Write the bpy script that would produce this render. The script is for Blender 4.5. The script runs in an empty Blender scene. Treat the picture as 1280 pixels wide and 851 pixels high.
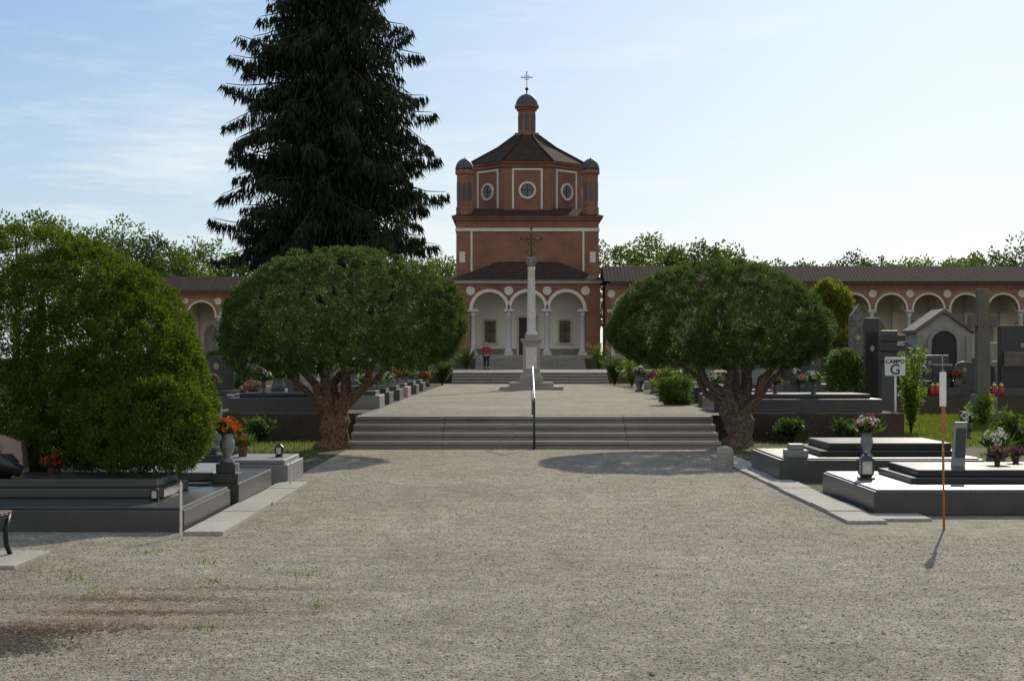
import bpy, bmesh, math, random
import numpy as np
from mathutils import Vector, Matrix
random.seed(7); rng = np.random.default_rng(7)
S = bpy.context.scene; COL = S.collection
PI = math.pi
F = 1900.; H = 1.65; HY = 450.
def X(px, d): return (px-640)*d/F
def Z(py, d): return H+(HY-py)*d/F

# ------------------------------------------------------------------ materials
def newmat(name):
    m = bpy.data.materials.new(name); m.use_nodes = True
    nt = m.node_tree; b = nt.nodes['Principled BSDF']
    return m, nt, b
def mixc(nt, fac, a, b, mode='MIX'):
    n = nt.nodes.new('ShaderNodeMix'); n.data_type = 'RGBA'; n.blend_type = mode
    for i, v in ((0, fac), (6, a), (7, b)):
        if isinstance(v, (int, float)): n.inputs[i].default_value = v
        elif isinstance(v, tuple): n.inputs[i].default_value = (*v, 1)
        else: nt.links.new(v, n.inputs[i])
    return n.outputs[2]
def noise(nt, vec, scale, detail=4, rough=.6):
    n = nt.nodes.new('ShaderNodeTexNoise'); n.inputs['Scale'].default_value = scale
    n.inputs['Detail'].default_value = detail; n.inputs['Roughness'].default_value = rough
    nt.links.new(vec, n.inputs['Vector']); return n.outputs[0]
def ramp(nt, v, a, b):
    n = nt.nodes.new('ShaderNodeMapRange'); n.inputs[1].default_value = a; n.inputs[2].default_value = b
    nt.links.new(v, n.inputs[0]); return n.outputs[0]
def math_(nt, op, a, b):
    n = nt.nodes.new('ShaderNodeMath'); n.operation = op
    for i, v in enumerate((a, b)):
        if isinstance(v, (int, float)): n.inputs[i].default_value = v
        else: nt.links.new(v, n.inputs[i])
    return n.outputs[0]
def pos(nt):
    return nt.nodes.new('ShaderNodeNewGeometry').outputs['Position']
def stone(name, c1, c2, scale=3, fine=90, rough=.75, bump=.25, speck=.35, spec=.4, dist=.01):
    m, nt, b = newmat(name); p = pos(nt)
    n1 = ramp(nt, noise(nt, p, scale, 6), .3, .7)
    n2 = noise(nt, p, fine, 3)
    c = mixc(nt, n1, c1, c2)
    k = ramp(nt, n2, .35, .65)
    c = mixc(nt, speck, c, mixc(nt, k, tuple(x*.45 for x in c1), tuple(min(1, x*1.6) for x in c2)))
    nt.links.new(c, b.inputs['Base Color'])
    b.inputs['Roughness'].default_value = rough
    b.inputs['Specular IOR Level'].default_value = spec
    bp = nt.nodes.new('ShaderNodeBump'); bp.inputs['Strength'].default_value = bump; bp.inputs['Distance'].default_value = dist
    nt.links.new(n2, bp.inputs['Height']); nt.links.new(bp.outputs[0], b.inputs['Normal'])
    return m
def plain(name, c, rough=.5, metal=0., var=.25, scale=12, spec=.4):
    m, nt, b = newmat(name); p = pos(nt)
    n = ramp(nt, noise(nt, p, scale, 5), .3, .7)
    nt.links.new(mixc(nt, n, tuple(x*(1-var) for x in c), tuple(min(1, x*(1+var*.6)) for x in c)), b.inputs['Base Color'])
    b.inputs['Roughness'].default_value = rough; b.inputs['Metallic'].default_value = metal
    b.inputs['Specular IOR Level'].default_value = spec
    return m
def brick(name, c1, c2, mortar):
    m, nt, b = newmat(name); p = pos(nt)
    sp = nt.nodes.new('ShaderNodeSeparateXYZ'); nt.links.new(p, sp.inputs[0])
    ad = nt.nodes.new('ShaderNodeMath'); nt.links.new(sp.outputs[0], ad.inputs[0]); nt.links.new(sp.outputs[1], ad.inputs[1])
    cb = nt.nodes.new('ShaderNodeCombineXYZ'); nt.links.new(ad.outputs[0], cb.inputs[0]); nt.links.new(sp.outputs[2], cb.inputs[1])
    t = nt.nodes.new('ShaderNodeTexBrick'); nt.links.new(cb.outputs[0], t.inputs['Vector'])
    t.inputs['Color1'].default_value = (*c1, 1); t.inputs['Color2'].default_value = (*c2, 1); t.inputs['Mortar'].default_value = (*mortar, 1)
    t.inputs['Scale'].default_value = 4; t.inputs['Mortar Size'].default_value = .02
    n = ramp(nt, noise(nt, p, .7, 6), .3, .7)
    c = mixc(nt, n, (.70, .68, .68), (1.12, 1.08, 1.05))
    nt.links.new(mixc(nt, 1.0, t.outputs[0], c, 'MULTIPLY'), b.inputs['Base Color'])
    b.inputs['Roughness'].default_value = .9; b.inputs['Specular IOR Level'].default_value = .2
    bp = nt.nodes.new('ShaderNodeBump'); bp.inputs['Strength'].default_value = .4; bp.inputs['Distance'].default_value = .02
    nt.links.new(t.outputs[1], bp.inputs['Height']); bp.invert = True; nt.links.new(bp.outputs[0], b.inputs['Normal'])
    return m
def tiles(name, c1, c2):
    m, nt, b = newmat(name); p = pos(nt)
    w = nt.nodes.new('ShaderNodeTexWave'); w.bands_direction = 'X'; w.inputs['Scale'].default_value = 1.3
    w.inputs['Distortion'].default_value = 1.2; nt.links.new(p, w.inputs['Vector'])
    w2 = nt.nodes.new('ShaderNodeTexWave'); w2.bands_direction = 'Z'; w2.inputs['Scale'].default_value = 2.2
    nt.links.new(p, w2.inputs['Vector'])
    n = ramp(nt, noise(nt, p, 3.5, 6), .3, .7)
    c = mixc(nt, n, c1, c2)
    c = mixc(nt, .2, c, mixc(nt, w.outputs[1], (.35, .35, .35), (1.1, 1.1, 1.1)), 'MULTIPLY')
    c = mixc(nt, .3, c, mixc(nt, w2.outputs[1], (.4, .4, .4), (1.1, 1.1, 1.1)), 'MULTIPLY')
    nt.links.new(c, b.inputs['Base Color']); b.inputs['Roughness'].default_value = .95
    b.inputs['Specular IOR Level'].default_value = .1
    bp = nt.nodes.new('ShaderNodeBump'); bp.inputs['Strength'].default_value = .25; bp.inputs['Distance'].default_value = .03
    nt.links.new(w.outputs[1], bp.inputs['Height']); nt.links.new(bp.outputs[0], b.inputs['Normal'])
    return m
def foliage(name, dark, light, trans=.35, scale=1.6, rough=.6):
    m, nt, b = newmat(name); p = pos(nt)
    at = nt.nodes.new('ShaderNodeAttribute'); at.attribute_name = 'v'
    n = ramp(nt, noise(nt, p, scale, 4), .3, .7)
    ad = nt.nodes.new('ShaderNodeMath'); ad.operation = 'MULTIPLY_ADD'
    nt.links.new(at.outputs['Fac'], ad.inputs[0]); ad.inputs[1].default_value = .6
    nt.links.new(math_(nt, 'MULTIPLY', n, .4), ad.inputs[2])
    c = mixc(nt, ad.outputs[0], dark, light)
    nt.links.new(c, b.inputs['Base Color']); b.inputs['Roughness'].default_value = rough
    b.inputs['Specular IOR Level'].default_value = .25
    tr = nt.nodes.new('ShaderNodeBsdfTranslucent')
    nt.links.new(mixc(nt, 1.0, c, (1.5, 1.45, .7), 'MULTIPLY'), tr.inputs[0])
    ms = nt.nodes.new('ShaderNodeMixShader'); ms.inputs[0].default_value = trans
    nt.links.new(b.outputs[0], ms.inputs[1]); nt.links.new(tr.outputs[0], ms.inputs[2])
    nt.links.new(ms.outputs[0], nt.nodes['Material Output'].inputs[0])
    return m
def gravelmat(name):
    m, nt, b = newmat(name); p = pos(nt)
    v = nt.nodes.new('ShaderNodeTexVoronoi'); v.inputs['Scale'].default_value = 95; nt.links.new(p, v.inputs['Vector'])
    sp = nt.nodes.new('ShaderNodeSeparateColor'); nt.links.new(v.outputs['Color'], sp.inputs[0])
    c = mixc(nt, sp.outputs[0], (.22, .187, .145), (.52, .46, .375))
    v2 = nt.nodes.new('ShaderNodeTexVoronoi'); v2.inputs['Scale'].default_value = 32; nt.links.new(p, v2.inputs['Vector'])
    s2 = nt.nodes.new('ShaderNodeSeparateColor'); nt.links.new(v2.outputs['Color'], s2.inputs[0])
    c = mixc(nt, 1.0, c, mixc(nt, s2.outputs[0], (.74, .73, .72), (1.10, 1.09, 1.07)), 'MULTIPLY')
    big = ramp(nt, noise(nt, p, .45, 5), .35, .65)
    c = mixc(nt, 1.0, c, mixc(nt, big, (.82, .79, .75), (1.05, 1.04, 1.02)), 'MULTIPLY')
    mid = ramp(nt, noise(nt, p, 3.5, 6, .7), .42, .6)
    c = mixc(nt, 1.0, c, mixc(nt, mid, (.77, .75, .73), (1.05, 1.05, 1.03)), 'MULTIPLY')
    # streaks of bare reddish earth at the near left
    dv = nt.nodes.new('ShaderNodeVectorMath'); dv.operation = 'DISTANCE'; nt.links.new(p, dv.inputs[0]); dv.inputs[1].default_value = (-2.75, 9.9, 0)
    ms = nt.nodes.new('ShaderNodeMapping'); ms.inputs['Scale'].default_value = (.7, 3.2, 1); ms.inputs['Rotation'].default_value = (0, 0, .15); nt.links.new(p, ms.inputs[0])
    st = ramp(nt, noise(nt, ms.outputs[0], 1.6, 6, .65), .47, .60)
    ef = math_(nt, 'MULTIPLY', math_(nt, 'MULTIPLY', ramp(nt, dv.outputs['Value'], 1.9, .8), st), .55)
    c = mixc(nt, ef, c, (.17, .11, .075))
    nt.links.new(c, b.inputs['Base Color']); b.inputs['Roughness'].default_value = .9
    b.inputs['Specular IOR Level'].default_value = .12
    ad = nt.nodes.new('ShaderNodeMath'); ad.operation = 'MULTIPLY_ADD'; ad.inputs[1].default_value = -2.0
    nt.links.new(noise(nt, p, 14, 5, .7), ad.inputs[0]); nt.links.new(v.outputs['Distance'], ad.inputs[2])
    bp = nt.nodes.new('ShaderNodeBump'); bp.inputs['Strength'].default_value = .8; bp.inputs['Distance'].default_value = .014; bp.invert = True
    nt.links.new(ad.outputs[0], bp.inputs['Height']); nt.links.new(bp.outputs[0], b.inputs['Normal'])
    return m
def attrmat(name, c1, c2, rough=.75):
    m, nt, b = newmat(name)
    at = nt.nodes.new('ShaderNodeAttribute'); at.attribute_name = 'v'
    nt.links.new(mixc(nt, at.outputs['Fac'], c1, c2), b.inputs['Base Color']); b.inputs['Roughness'].default_value = rough
    b.inputs['Specular IOR Level'].default_value = .12
    return m

M = {}
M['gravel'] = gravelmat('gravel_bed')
M['pebble'] = attrmat('pebbles', (.22, .187, .145), (.56, .50, .41), .9)
M['soil'] = stone('dark_soil', (.05, .04, .028), (.10, .085, .055), 1.2, 40, .95, .6, .4, .1, .03)
M['turfsoil'] = stone('turf_soil', (.05, .05, .02), (.10, .085, .045), .8, 30, .95, .6, .4, .1, .03)
M['ground'] = stone('outer_ground', (.06, .07, .03), (.11, .10, .05), .2, 12, .95, .5, .3, .1, .03)
M['wallstone'] = stone('terrace_stone', (.055, .042, .03), (.10, .08, .058), 1.5, 30, .9, .6, .45, .15, .03)
M['step'] = stone('step_stone', (.19, .172, .145), (.32, .295, .255), 1.4, 60, .85, .4, .45, .2)
M['concrete'] = stone('grey_concrete', (.24, .218, .18), (.36, .332, .285), 1.3, 60, .9, .4, .4, .2)
M['brick'] = brick('red_brick', (.30, .142, .098), (.24, .110, .074), (.25, .17, .13))
M['brickarch'] = brick('arch_brick', (.33, .205, .142), (.27, .16, .11), (.31, .225, .17))
M['plaster'] = stone('white_plaster', (.82, .775, .67), (.90, .86, .76), .8, 12, .9, .1, .1, .1)
M['cream'] = stone('cream_plaster', (.62, .535, .41), (.72, .64, .51), .6, 12, .9, .1, .12, .1)
M['trim'] = stone('pale_stone_trim', (.56, .515, .44), (.68, .635, .555), 2, 40, .85, .2, .2, .15)
M['archtrim'] = stone('buff_arch_trim', (.53, .47, .38), (.65, .585, .49), 2, 40, .9, .2, .25, .1)
M['column'] = stone('grey_granite_column', (.42, .41, .39), (.54, .525, .50), 3, 60, .6, .1, .4, .3)
M['tile'] = tiles('dark_roof_tiles', (.036, .024, .018), (.082, .052, .039))
M['lead'] = plain('lead_sheet', (.085, .085, .09), .6, .2, .3, 4, .3)
M['iron'] = plain('dark_iron', (.035, .033, .032), .5, .6)
M['bronze'] = plain('weathered_bronze', (.075, .055, .042), .7, .2)
M['steel'] = plain('galvanised_steel', (.30, .30, .30), .5, .8, .2)
M['darksteel'] = plain('dark_painted_steel', (.06, .06, .065), .5, .4)
M['glass'] = plain('dark_window_glass', (.03, .032, .03), .15, 0, .3, 2, .6)
M['greyglass'] = plain('grey_window_glass', (.10, .10, .095), .3, 0, .3, 2, .5)
M['shutter'] = plain('olive_window_blind', (.16, .13, .07), .5, 0, .3, 4)
M['door'] = plain('dark_wood_door', (.06, .04, .028), .6, 0, .3, 5)
M['marble'] = stone('weathered_marble', (.46, .43, .38), (.62, .59, .53), 2.2, 50, .6, .15, .25, .3)
M['oldstone'] = stone('old_grey_stone', (.20, .185, .16), (.34, .315, .275), 2.5, 45, .85, .4, .4, .3)
M['crossstone'] = stone('dark_weathered_stone', (.09, .08, .066), (.17, .155, .128), 2.5, 45, .9, .5, .4, .2)
M['gdark'] = stone('dark_granite', (.034, .034, .034), (.072, .071, .069), 4, 140, .32, .03, .5, .45, .002)
M['gblack'] = stone('black_granite', (.014, .014, .015), (.03, .03, .031), 4, 160, .2, .02, .4, .45, .002)
M['ggrey'] = stone('grey_granite', (.15, .147, .14), (.24, .235, .222), 4, 140, .45, .05, .55, .4, .002)
M['gpink'] = stone('pink_granite', (.23, .165, .14), (.34, .25, .22), 4, 140, .45, .05, .55, .4, .002)
M['rough'] = stone('rough_hewn_stone', (.10, .095, .085), (.20, .19, .17), 3, 18, .95, 1., .4, .2, .05)
M['white'] = plain('white_paint', (.76, .75, .72), .5, 0, .08)
M['black'] = plain('black_lettering', (.015, .015, .016), .5, 0, .05)
M['rust'] = plain('rusty_orange_pole', (.46, .19, .045), .7, 0, .4, 20)
M['redp'] = plain('faded_orange_red_paint', (.46, .13, .06), .7, 0, .35, 20)
M['terracotta'] = plain('terracotta', (.28, .12, .07), .8, 0, .25)
M['greenp'] = plain('dark_green_plastic', (.02, .055, .035), .45, 0, .2)
M['redglass'] = plain('red_candle_glass', (.45, .02, .02), .2, 0, .15)
M['gold'] = plain('brassy_metal', (.55, .38, .14), .35, .9, .2)
M['wood'] = plain('weathered_bench_wood', (.14, .10, .07), .7, 0, .35, 14)
M['bark'] = stone('reddish_brown_pine_bark', (.075, .045, .030), (.215, .132, .086), 6, 22, .95, 1., .55, .1, .06)
M['bark2'] = stone('grey_brown_pine_bark', (.07, .05, .038), (.20, .145, .107), 6, 22, .95, 1., .55, .1, .06)
M['barkdark'] = stone('dark_bark', (.04, .03, .022), (.085, .065, .05), 5, 30, .95, 1., .4, .1, .04)
M['pine'] = foliage('pine_needles', (.016, .039, .012), (.105, .165, .046), .34, 3.0)
M['thuja'] = foliage('thuja_sprays', (.022, .047, .004), (.110, .152, .016), .38, 3)
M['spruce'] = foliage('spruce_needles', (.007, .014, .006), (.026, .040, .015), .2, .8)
M['tree'] = foliage('broad_leaves', (.035, .07, .012), (.125, .175, .035), .42, .35)
M['tree2'] = foliage('darker_broad_leaves', (.02, .044, .012), (.07, .11, .03), .38, .35)
M['yew'] = foliage('golden_yew', (.06, .09, .012), (.22, .22, .03), .45, 1)
M['shrub'] = foliage('sunlit_shrub_leaves', (.07, .12, .014), (.19, .245, .036), .48, 3)
M['leaf'] = foliage('plant_leaves', (.025, .055, .012), (.10, .155, .03), .4, 5)
M['grassb'] = foliage('grass_blades', (.05, .08, .012), (.145, .18, .03), .48, 1.5)
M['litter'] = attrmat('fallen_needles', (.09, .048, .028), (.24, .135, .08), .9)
M['shadowfleck'] = attrmat('shadow_patch_flecks', (.04, .03, .02), (.11, .08, .052), .95)  # dark tones that paint the shadow patch at lower left
PET = {}
for nm, c in dict(orange=(.78, .17, .015), red=(.42, .03, .03), pink=(.55, .20, .25), white=(.72, .69, .62), yellow=(.58, .42, .07), magenta=(.36, .06, .18)).items():
    PET[nm] = plain(nm+'_petals', c, .6, 0, .3, 40)
M['skin'] = plain('skin', (.45, .27, .2), .6); M['redcloth'] = plain('red_cloth', (.30, .04, .035), .9)
M['darkcloth'] = plain('dark_cloth', (.025, .025, .035), .9); M['greyhair'] = plain('grey_hair', (.35, .33, .31), .8)

# ------------------------------------------------------------------ helpers
def tag(o, label, cat, group=None, kind=None):
    o['label'] = label; o['category'] = cat
    if group: o['group'] = group
    if kind: o['kind'] = kind
    return o
def thing(name, label, cat, loc, group=None):
    o = bpy.data.objects.new(name, None); COL.objects.link(o); o.location = loc; o.empty_display_size = .2
    return tag(o, label, cat, group)
def wloc(o):
    v = Vector((0, 0, 0))
    while o is not None: v += o.location; o = o.parent
    return v
def link(name, me, mat, parent=None, loc=(0, 0, 0)):
    o = bpy.data.objects.new(name, me); COL.objects.link(o); o.location = loc
    if mat: me.materials.append(mat)
    if parent is not None: o.parent = parent
    return o
def dup(root, loc, rotz=0, label=None, scale=1):
    r = root.copy(); COL.objects.link(r); r.location = loc; r.rotation_euler = (0, 0, rotz); r.scale = (scale,)*3
    if label: r['label'] = label
    for ch in list(root.children):
        c = ch.copy(); COL.objects.link(c); c.parent = r
        for g in list(ch.children):
            d = g.copy(); COL.objects.link(d); d.parent = c
    return r
class MB:
    def __init__(s): s.v = []; s.f = []; s.sm = []
    def add(s, vs, fs, smooth=False):
        n = len(s.v); s.v += [tuple(v) for v in vs]
        for f in fs: s.f.append(tuple(i+n for i in f)); s.sm.append(smooth)
        return s
    def hexa(s, p, smooth=False):
        return s.add(p, [(0, 3, 2, 1), (4, 5, 6, 7), (0, 1, 5, 4), (1, 2, 6, 5), (2, 3, 7, 6), (3, 0, 4, 7)], smooth)
    def box(s, x0, x1, y0, y1, z0, z1):
        return s.hexa([(x0, y0, z0), (x1, y0, z0), (x1, y1, z0), (x0, y1, z0), (x0, y0, z1), (x1, y0, z1), (x1, y1, z1), (x0, y1, z1)])
    def taper(s, cx, cy, z0, z1, a0, b0, a1, b1):
        return s.hexa([(cx-a0, cy-b0, z0), (cx+a0, cy-b0, z0), (cx+a0, cy+b0, z0), (cx-a0, cy+b0, z0),
                       (cx-a1, cy-b1, z1), (cx+a1, cy-b1, z1), (cx+a1, cy+b1, z1), (cx-a1, cy+b1, z1)])
    def extr(s, pts, fn, t0, t1):
        n = len(pts)
        vs = [fn(u, w, t0) for u, w in pts]+[fn(u, w, t1) for u, w in pts]
        fs = [tuple(range(n)), tuple(range(2*n-1, n-1, -1))]+[(i, (i+1) % n, (i+1) % n+n, i+n) for i in range(n)]
        return s.add(vs, fs)
    def lathe(s, cx, cy, prof, n=16, smooth=True, ph=0.):
        vs = []; fs = []; k = len(prof)
        for r, z in prof:
            for i in range(n):
                a = ph+2*PI*i/n; vs.append((cx+r*math.cos(a), cy+r*math.sin(a), z))
        for j in range(k-1):
            for i in range(n):
                i2 = (i+1) % n; fs.append((j*n+i, j*n+i2, (j+1)*n+i2, (j+1)*n+i))
        s.add(vs, fs, smooth)
        b = len(s.v)-len(vs)
        s.f.append(tuple(b+i for i in range(n-1, -1, -1))); s.sm.append(False)
        s.f.append(tuple(b+(k-1)*n+i for i in range(n))); s.sm.append(False)
        return s
    def tube(s, pts, rad, n=10, smooth=True):
        pts = [Vector(p) for p in pts]
        if not isinstance(rad, (list, tuple)): rad = [rad]*len(pts)
        vs = []; fs = []; prev = None
        for i, p in enumerate(pts):
            d = (pts[min(i+1, len(pts)-1)]-pts[max(i-1, 0)]).normalized()
            if prev is None: a = d.orthogonal().normalized()
            else:
                a = prev-d*prev.dot(d); a = a.normalized() if a.length > 1e-5 else d.orthogonal().normalized()
            prev = a; b = d.cross(a)
            for j in range(n):
                t = 2*PI*j/n; vs.append(p+(a*math.cos(t)+b*math.sin(t))*rad[i])
        for i in range(len(pts)-1):
            for j in range(n):
                j2 = (j+1) % n; fs.append((i*n+j, i*n+j2, (i+1)*n+j2, (i+1)*n+j))
        k = len(pts)
        s.add(vs, fs, smooth); b0 = len(s.v)-len(vs)
        s.f.append(tuple(b0+i for i in range(n-1, -1, -1))); s.sm.append(False)
        s.f.append(tuple(b0+(k-1)*n+i for i in range(n))); s.sm.append(False)
        return s
    def ring(s, cx, cz, r0, r1, y0, y1, a0=0., a1=2*PI, seg=24):
        for i in range(seg):
            t0 = a0+(a1-a0)*i/seg; t1 = a0+(a1-a0)*(i+1)/seg
            q = []
            for y in (y0, y1):
                for r, t in ((r0, t0), (r1, t0), (r1, t1), (r0, t1)): q.append((cx+r*math.cos(t), y, cz+r*math.sin(t)))
            s.hexa(q)
        return s
    def disc(s, cx, cz, r, y0, y1, n=24):
        return s.extr([(cx+r*math.cos(2*PI*i/n), cz+r*math.sin(2*PI*i/n)) for i in range(n)], lambda u, w, t: (u, t, w), y0, y1)
    def rot(s, c, ang, start=0):
        ca, sa = math.cos(ang), math.sin(ang)
        for i in range(start, len(s.v)):
            x, y, z = s.v[i]; x -= c[0]; y -= c[1]
            s.v[i] = (c[0]+x*ca-y*sa, c[1]+x*sa+y*ca, z)
        return s
    def build(s, name, mat, parent=None, bevel=0., origin=None):
        off = wloc(parent) if parent is not None else Vector(origin or (0, 0, 0))
        me = bpy.data.meshes.new(name)
        me.from_pydata([(x-off.x, y-off.y, z-off.z) for x, y, z in s.v], [], s.f)
        me.polygons.foreach_set('use_smooth', s.sm)
        bm = bmesh.new(); bm.from_mesh(me); bmesh.ops.recalc_face_normals(bm, faces=bm.faces); bm.to_mesh(me); bm.free()
        o = link(name, me, mat, parent, (0, 0, 0) if parent is not None else off)
        if bevel:
            b = o.modifiers.new('Bevel', 'BEVEL'); b.width = bevel; b.segments = 2; b.limit_method = 'ANGLE'; b.angle_limit = math.radians(40)
        return o
def box(name, mat, parent, *a, bevel=0.): return MB().box(*a).build(name, mat, parent, bevel)
def struct(o): o['kind'] = 'structure'; return o

def unit(a): return a/np.maximum(np.linalg.norm(a, axis=1, keepdims=True), 1e-9)
def raw_mesh(name, V, nper, N, v):
    me = bpy.data.meshes.new(name)
    me.vertices.add(len(V)); me.vertices.foreach_set('co', V.astype(np.float32).ravel())
    tot = nper*N
    me.loops.add(tot); me.loops.foreach_set('vertex_index', np.arange(tot, dtype=np.int32))
    me.polygons.add(N); me.polygons.foreach_set('loop_start', (np.arange(N)*nper).astype(np.int32))
    me.update(calc_edges=True)
    at = me.attributes.new('v', 'FLOAT', 'FACE'); at.data.foreach_set('value', v.astype(np.float32))
    return me
def blades(name, P, D, L, W, mat, parent=None, origin=(0, 0, 0), flat=None, mid=.5):
    N = len(P); D = unit(D)
    L = np.broadcast_to(np.asarray(L, float), (N,))[:, None]*rng.uniform(.7, 1.3, (N, 1))
    W = np.broadcast_to(np.asarray(W, float), (N,))[:, None]
    Sd = unit(np.cross(D, rng.normal(size=(N, 3)) if flat is None else flat))
    off = np.array(wloc(parent)) if parent is not None else np.array(origin)
    P = P-off
    V = np.stack([P, P+D*L*mid+Sd*W*.5, P+D*L, P+D*L*mid-Sd*W*.5], 1).reshape(-1, 3)
    me = raw_mesh(name, V, 4, N, rng.random(N))
    return link(name, me, mat, parent, (0, 0, 0) if parent is not None else origin)
def rdir(n): return unit(rng.normal(size=(n, 3)))
def bumpy(dirs, k=40, amp=.1, sharp=18):
    c = rdir(k); a = rng.uniform(-.5, 1, k)*amp
    return 1+(np.exp(sharp*(dirs@c.T-1))*a).sum(1)
def clumps(C, R, n, out, up=.2, radial=1., outw=.6, jit=.4):
    m = len(C); R = np.broadcast_to(np.asarray(R, float), (m,))
    d = rdir(m*n); cc = np.repeat(C, n, 0); rr = np.repeat(R, n)[:, None]
    P = cc+d*rr*(rng.random((m*n, 1))**.4)
    D = d*radial+np.repeat(out, n, 0)*outw+rng.normal(size=(m*n, 3))*jit+np.array([0, 0, up])
    return P, unit(D)

# ------------------------------------------------------------------ camera, sun, sky
cam = bpy.data.cameras.new('camera'); co = bpy.data.objects.new('camera', cam); COL.objects.link(co)
co.location = (0, 0, H); co.rotation_euler = (math.radians(90), 0, 0)
cam.lens = 36*F/1280; cam.sensor_width = 36; cam.shift_y = (HY-425.5)/1280; cam.clip_end = 5000; cam.clip_start = .1
S.camera = co
EL, AZ = math.radians(28), math.radians(18)
sd = Vector((math.sin(AZ)*math.cos(EL), math.cos(AZ)*math.cos(EL), math.sin(EL)))
sl = bpy.data.lights.new('sun', 'SUN'); sl.energy = 4.8; sl.angle = math.radians(.5); sl.color = (1, .91, .76)
so = bpy.data.objects.new('sun', sl); COL.objects.link(so); so.rotation_euler = sd.to_track_quat('Z', 'Y').to_euler(); so.location = (20, 60, 40)
w = bpy.data.worlds.new('World'); S.world = w; w.use_nodes = True
nt = w.node_tree; bg = nt.nodes['Background']; bg.inputs[1].default_value = .12
sk = nt.nodes.new('ShaderNodeTexSky'); sk.sky_type = 'NISHITA'; sk.sun_disc = False
sk.sun_elevation = EL; sk.sun_rotation = AZ; sk.air_density = 1.0; sk.dust_density = .9; sk.ozone_density = 1.5
tc = nt.nodes.new('ShaderNodeTexCoord'); mp = nt.nodes.new('ShaderNodeMapping'); mp.inputs['Scale'].default_value = (1, 1, 6.5); mp.inputs['Rotation'].default_value = (.05, .09, 0)
nt.links.new(tc.outputs['Generated'], mp.inputs[0])
sx3 = nt.nodes.new('ShaderNodeSeparateXYZ'); nt.links.new(tc.outputs['Generated'], sx3.inputs[0])
hz = mixc(nt, ramp(nt, sx3.outputs[2], -.02, .27), (4.5, 5.35, 5.65), (1.05, 2.6, 5.05))
# the half of the sky behind the camera carries pale haze and cloud
hz = mixc(nt, ramp(nt, sx3.outputs[1], .1, -.5), hz, (4.9, 5.0, 4.95))
hz = mixc(nt, .17, hz, sk.outputs[0], 'ADD')
dp = nt.nodes.new('ShaderNodeVectorMath'); dp.operation = 'DOT_PRODUCT'; nt.links.new(tc.outputs['Generated'], dp.inputs[0]); dp.inputs[1].default_value = tuple(sd)
cp = nt.nodes.new('ShaderNodeClamp'); nt.links.new(dp.outputs['Value'], cp.inputs[0])
pw = math_(nt, 'POWER', cp.outputs[0], 9)
hz = mixc(nt, pw, hz, mixc(nt, 1.0, hz, (3.6, 3.0, 2.0), 'ADD'))
wn = noise(nt, mp.outputs[0], 4.6, 10, .66)
cl = ramp(nt, wn, .50, .73)
low = ramp(nt, sx3.outputs[2], .19, .06)
cm = math_(nt, 'MULTIPLY', cl, math_(nt, 'ADD', math_(nt, 'MULTIPLY', low, .55), .36))
nt.links.new(mixc(nt, cm, hz, (8.1, 8.3, 8.25)), bg.inputs[0])
S.view_settings.view_transform = 'Standard'; S.view_settings.look = 'None'; S.view_settings.exposure = 0

# ------------------------------------------------------------------ ground and terraces
def sheet(name, mat, x0, x1, y0, y1, z):
    me = bpy.data.meshes.new(name); me.from_pydata([(x0, y0, z), (x1, y0, z), (x1, y1, z), (x0, y1, z)], [], [(0, 1, 2, 3)])
    return struct(link(name, me, mat))
T1, T2, T3 = .56, 1.08, 1.75
sheet('ground', M['ground'], -1500, 1500, -200, 3000, -.012)
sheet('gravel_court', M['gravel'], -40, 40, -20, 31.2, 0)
sheet('soil_bed_left', M['turfsoil'], -40, -3.05, 14.9, 31.1, .006)
sheet('soil_bed_right', M['turfsoil'], 3.8, 40, 16.1, 46.2, .006)
t = MB()
t.box(-60, -3.04, 31, 71, -.05, T1); t.box(-3.04, 3.9, 29.95, 71, -.05, T1); t.box(3.9, 8, 31, 71, -.05, T1); t.box(8, 60, 46, 71, -.05, T1)
struct(t.build('terrace', M['wallstone']))
t = MB(); t.box(-60, 60, 71, 97, .1, T2); struct(t.build('upper_terrace', M['wallstone']))
t = MB(); t.box(-70, 70, 97, 150, .1, T3); struct(t.build('chapel_terrace', M['wallstone']))
sheet('path', M['gravel'], -3.0, 4.3, 29.96, 70.98, T1+.005)
sheet('soil_bed_terrace_left', M['soil'], -60, -3.0, 31.02, 70.98, T1+.004)
sheet('soil_bed_terrace_right', M['soil'], 4.3, 60, 46.05, 70.98, T1+.004)
sheet('soil_bed_terrace_front', M['soil'], 4.3, 7.98, 31.02, 46.05, T1+.004)
sheet('upper_path', M['gravel'], -8, 10, 71.02, 96.98, T2+.005)
sheet('chapel_forecourt', M['gravel'], -70, 70, 97.02, 140, T3+.005)

def steps(label, x0, x1, y0, tread, z0, rise, n, yend):
    r = thing('stone_steps', label, 'steps', ((x0+x1)/2, y0, z0))
    for i in range(n):
        ya = y0+i*tread; yb = y0+(i+1)*tread if i < n-1 else yend
        m = MB(); xs = np.linspace(x0, x1, 5)
        for a, b in zip(xs[:-1], xs[1:]):
            j = random.uniform(-.005, .005)
            m.box(a+.003, b-.003, ya-.035, yb+.02 if i < n-1 else yb, z0+(i+1)*rise-.07+j, z0+(i+1)*rise+j)
        for a, b in zip(xs[:-1], xs[1:]):
            m.box(a+.003, b-.003, ya, yb, z0-.02, z0+(i+1)*rise-.0755)
        m.build('step', M['step'], r, .01)
    return r
steps('wide flight of four grey stone steps between the two rounded pines', -3.04, 3.9, 28.3, .4, 0, .14, 4, 29.95)
steps('flight of grey stone steps on the path behind the column monument', -2.75, 4.4, 69.0, .42, T1, .13, 4, 71.0)
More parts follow.
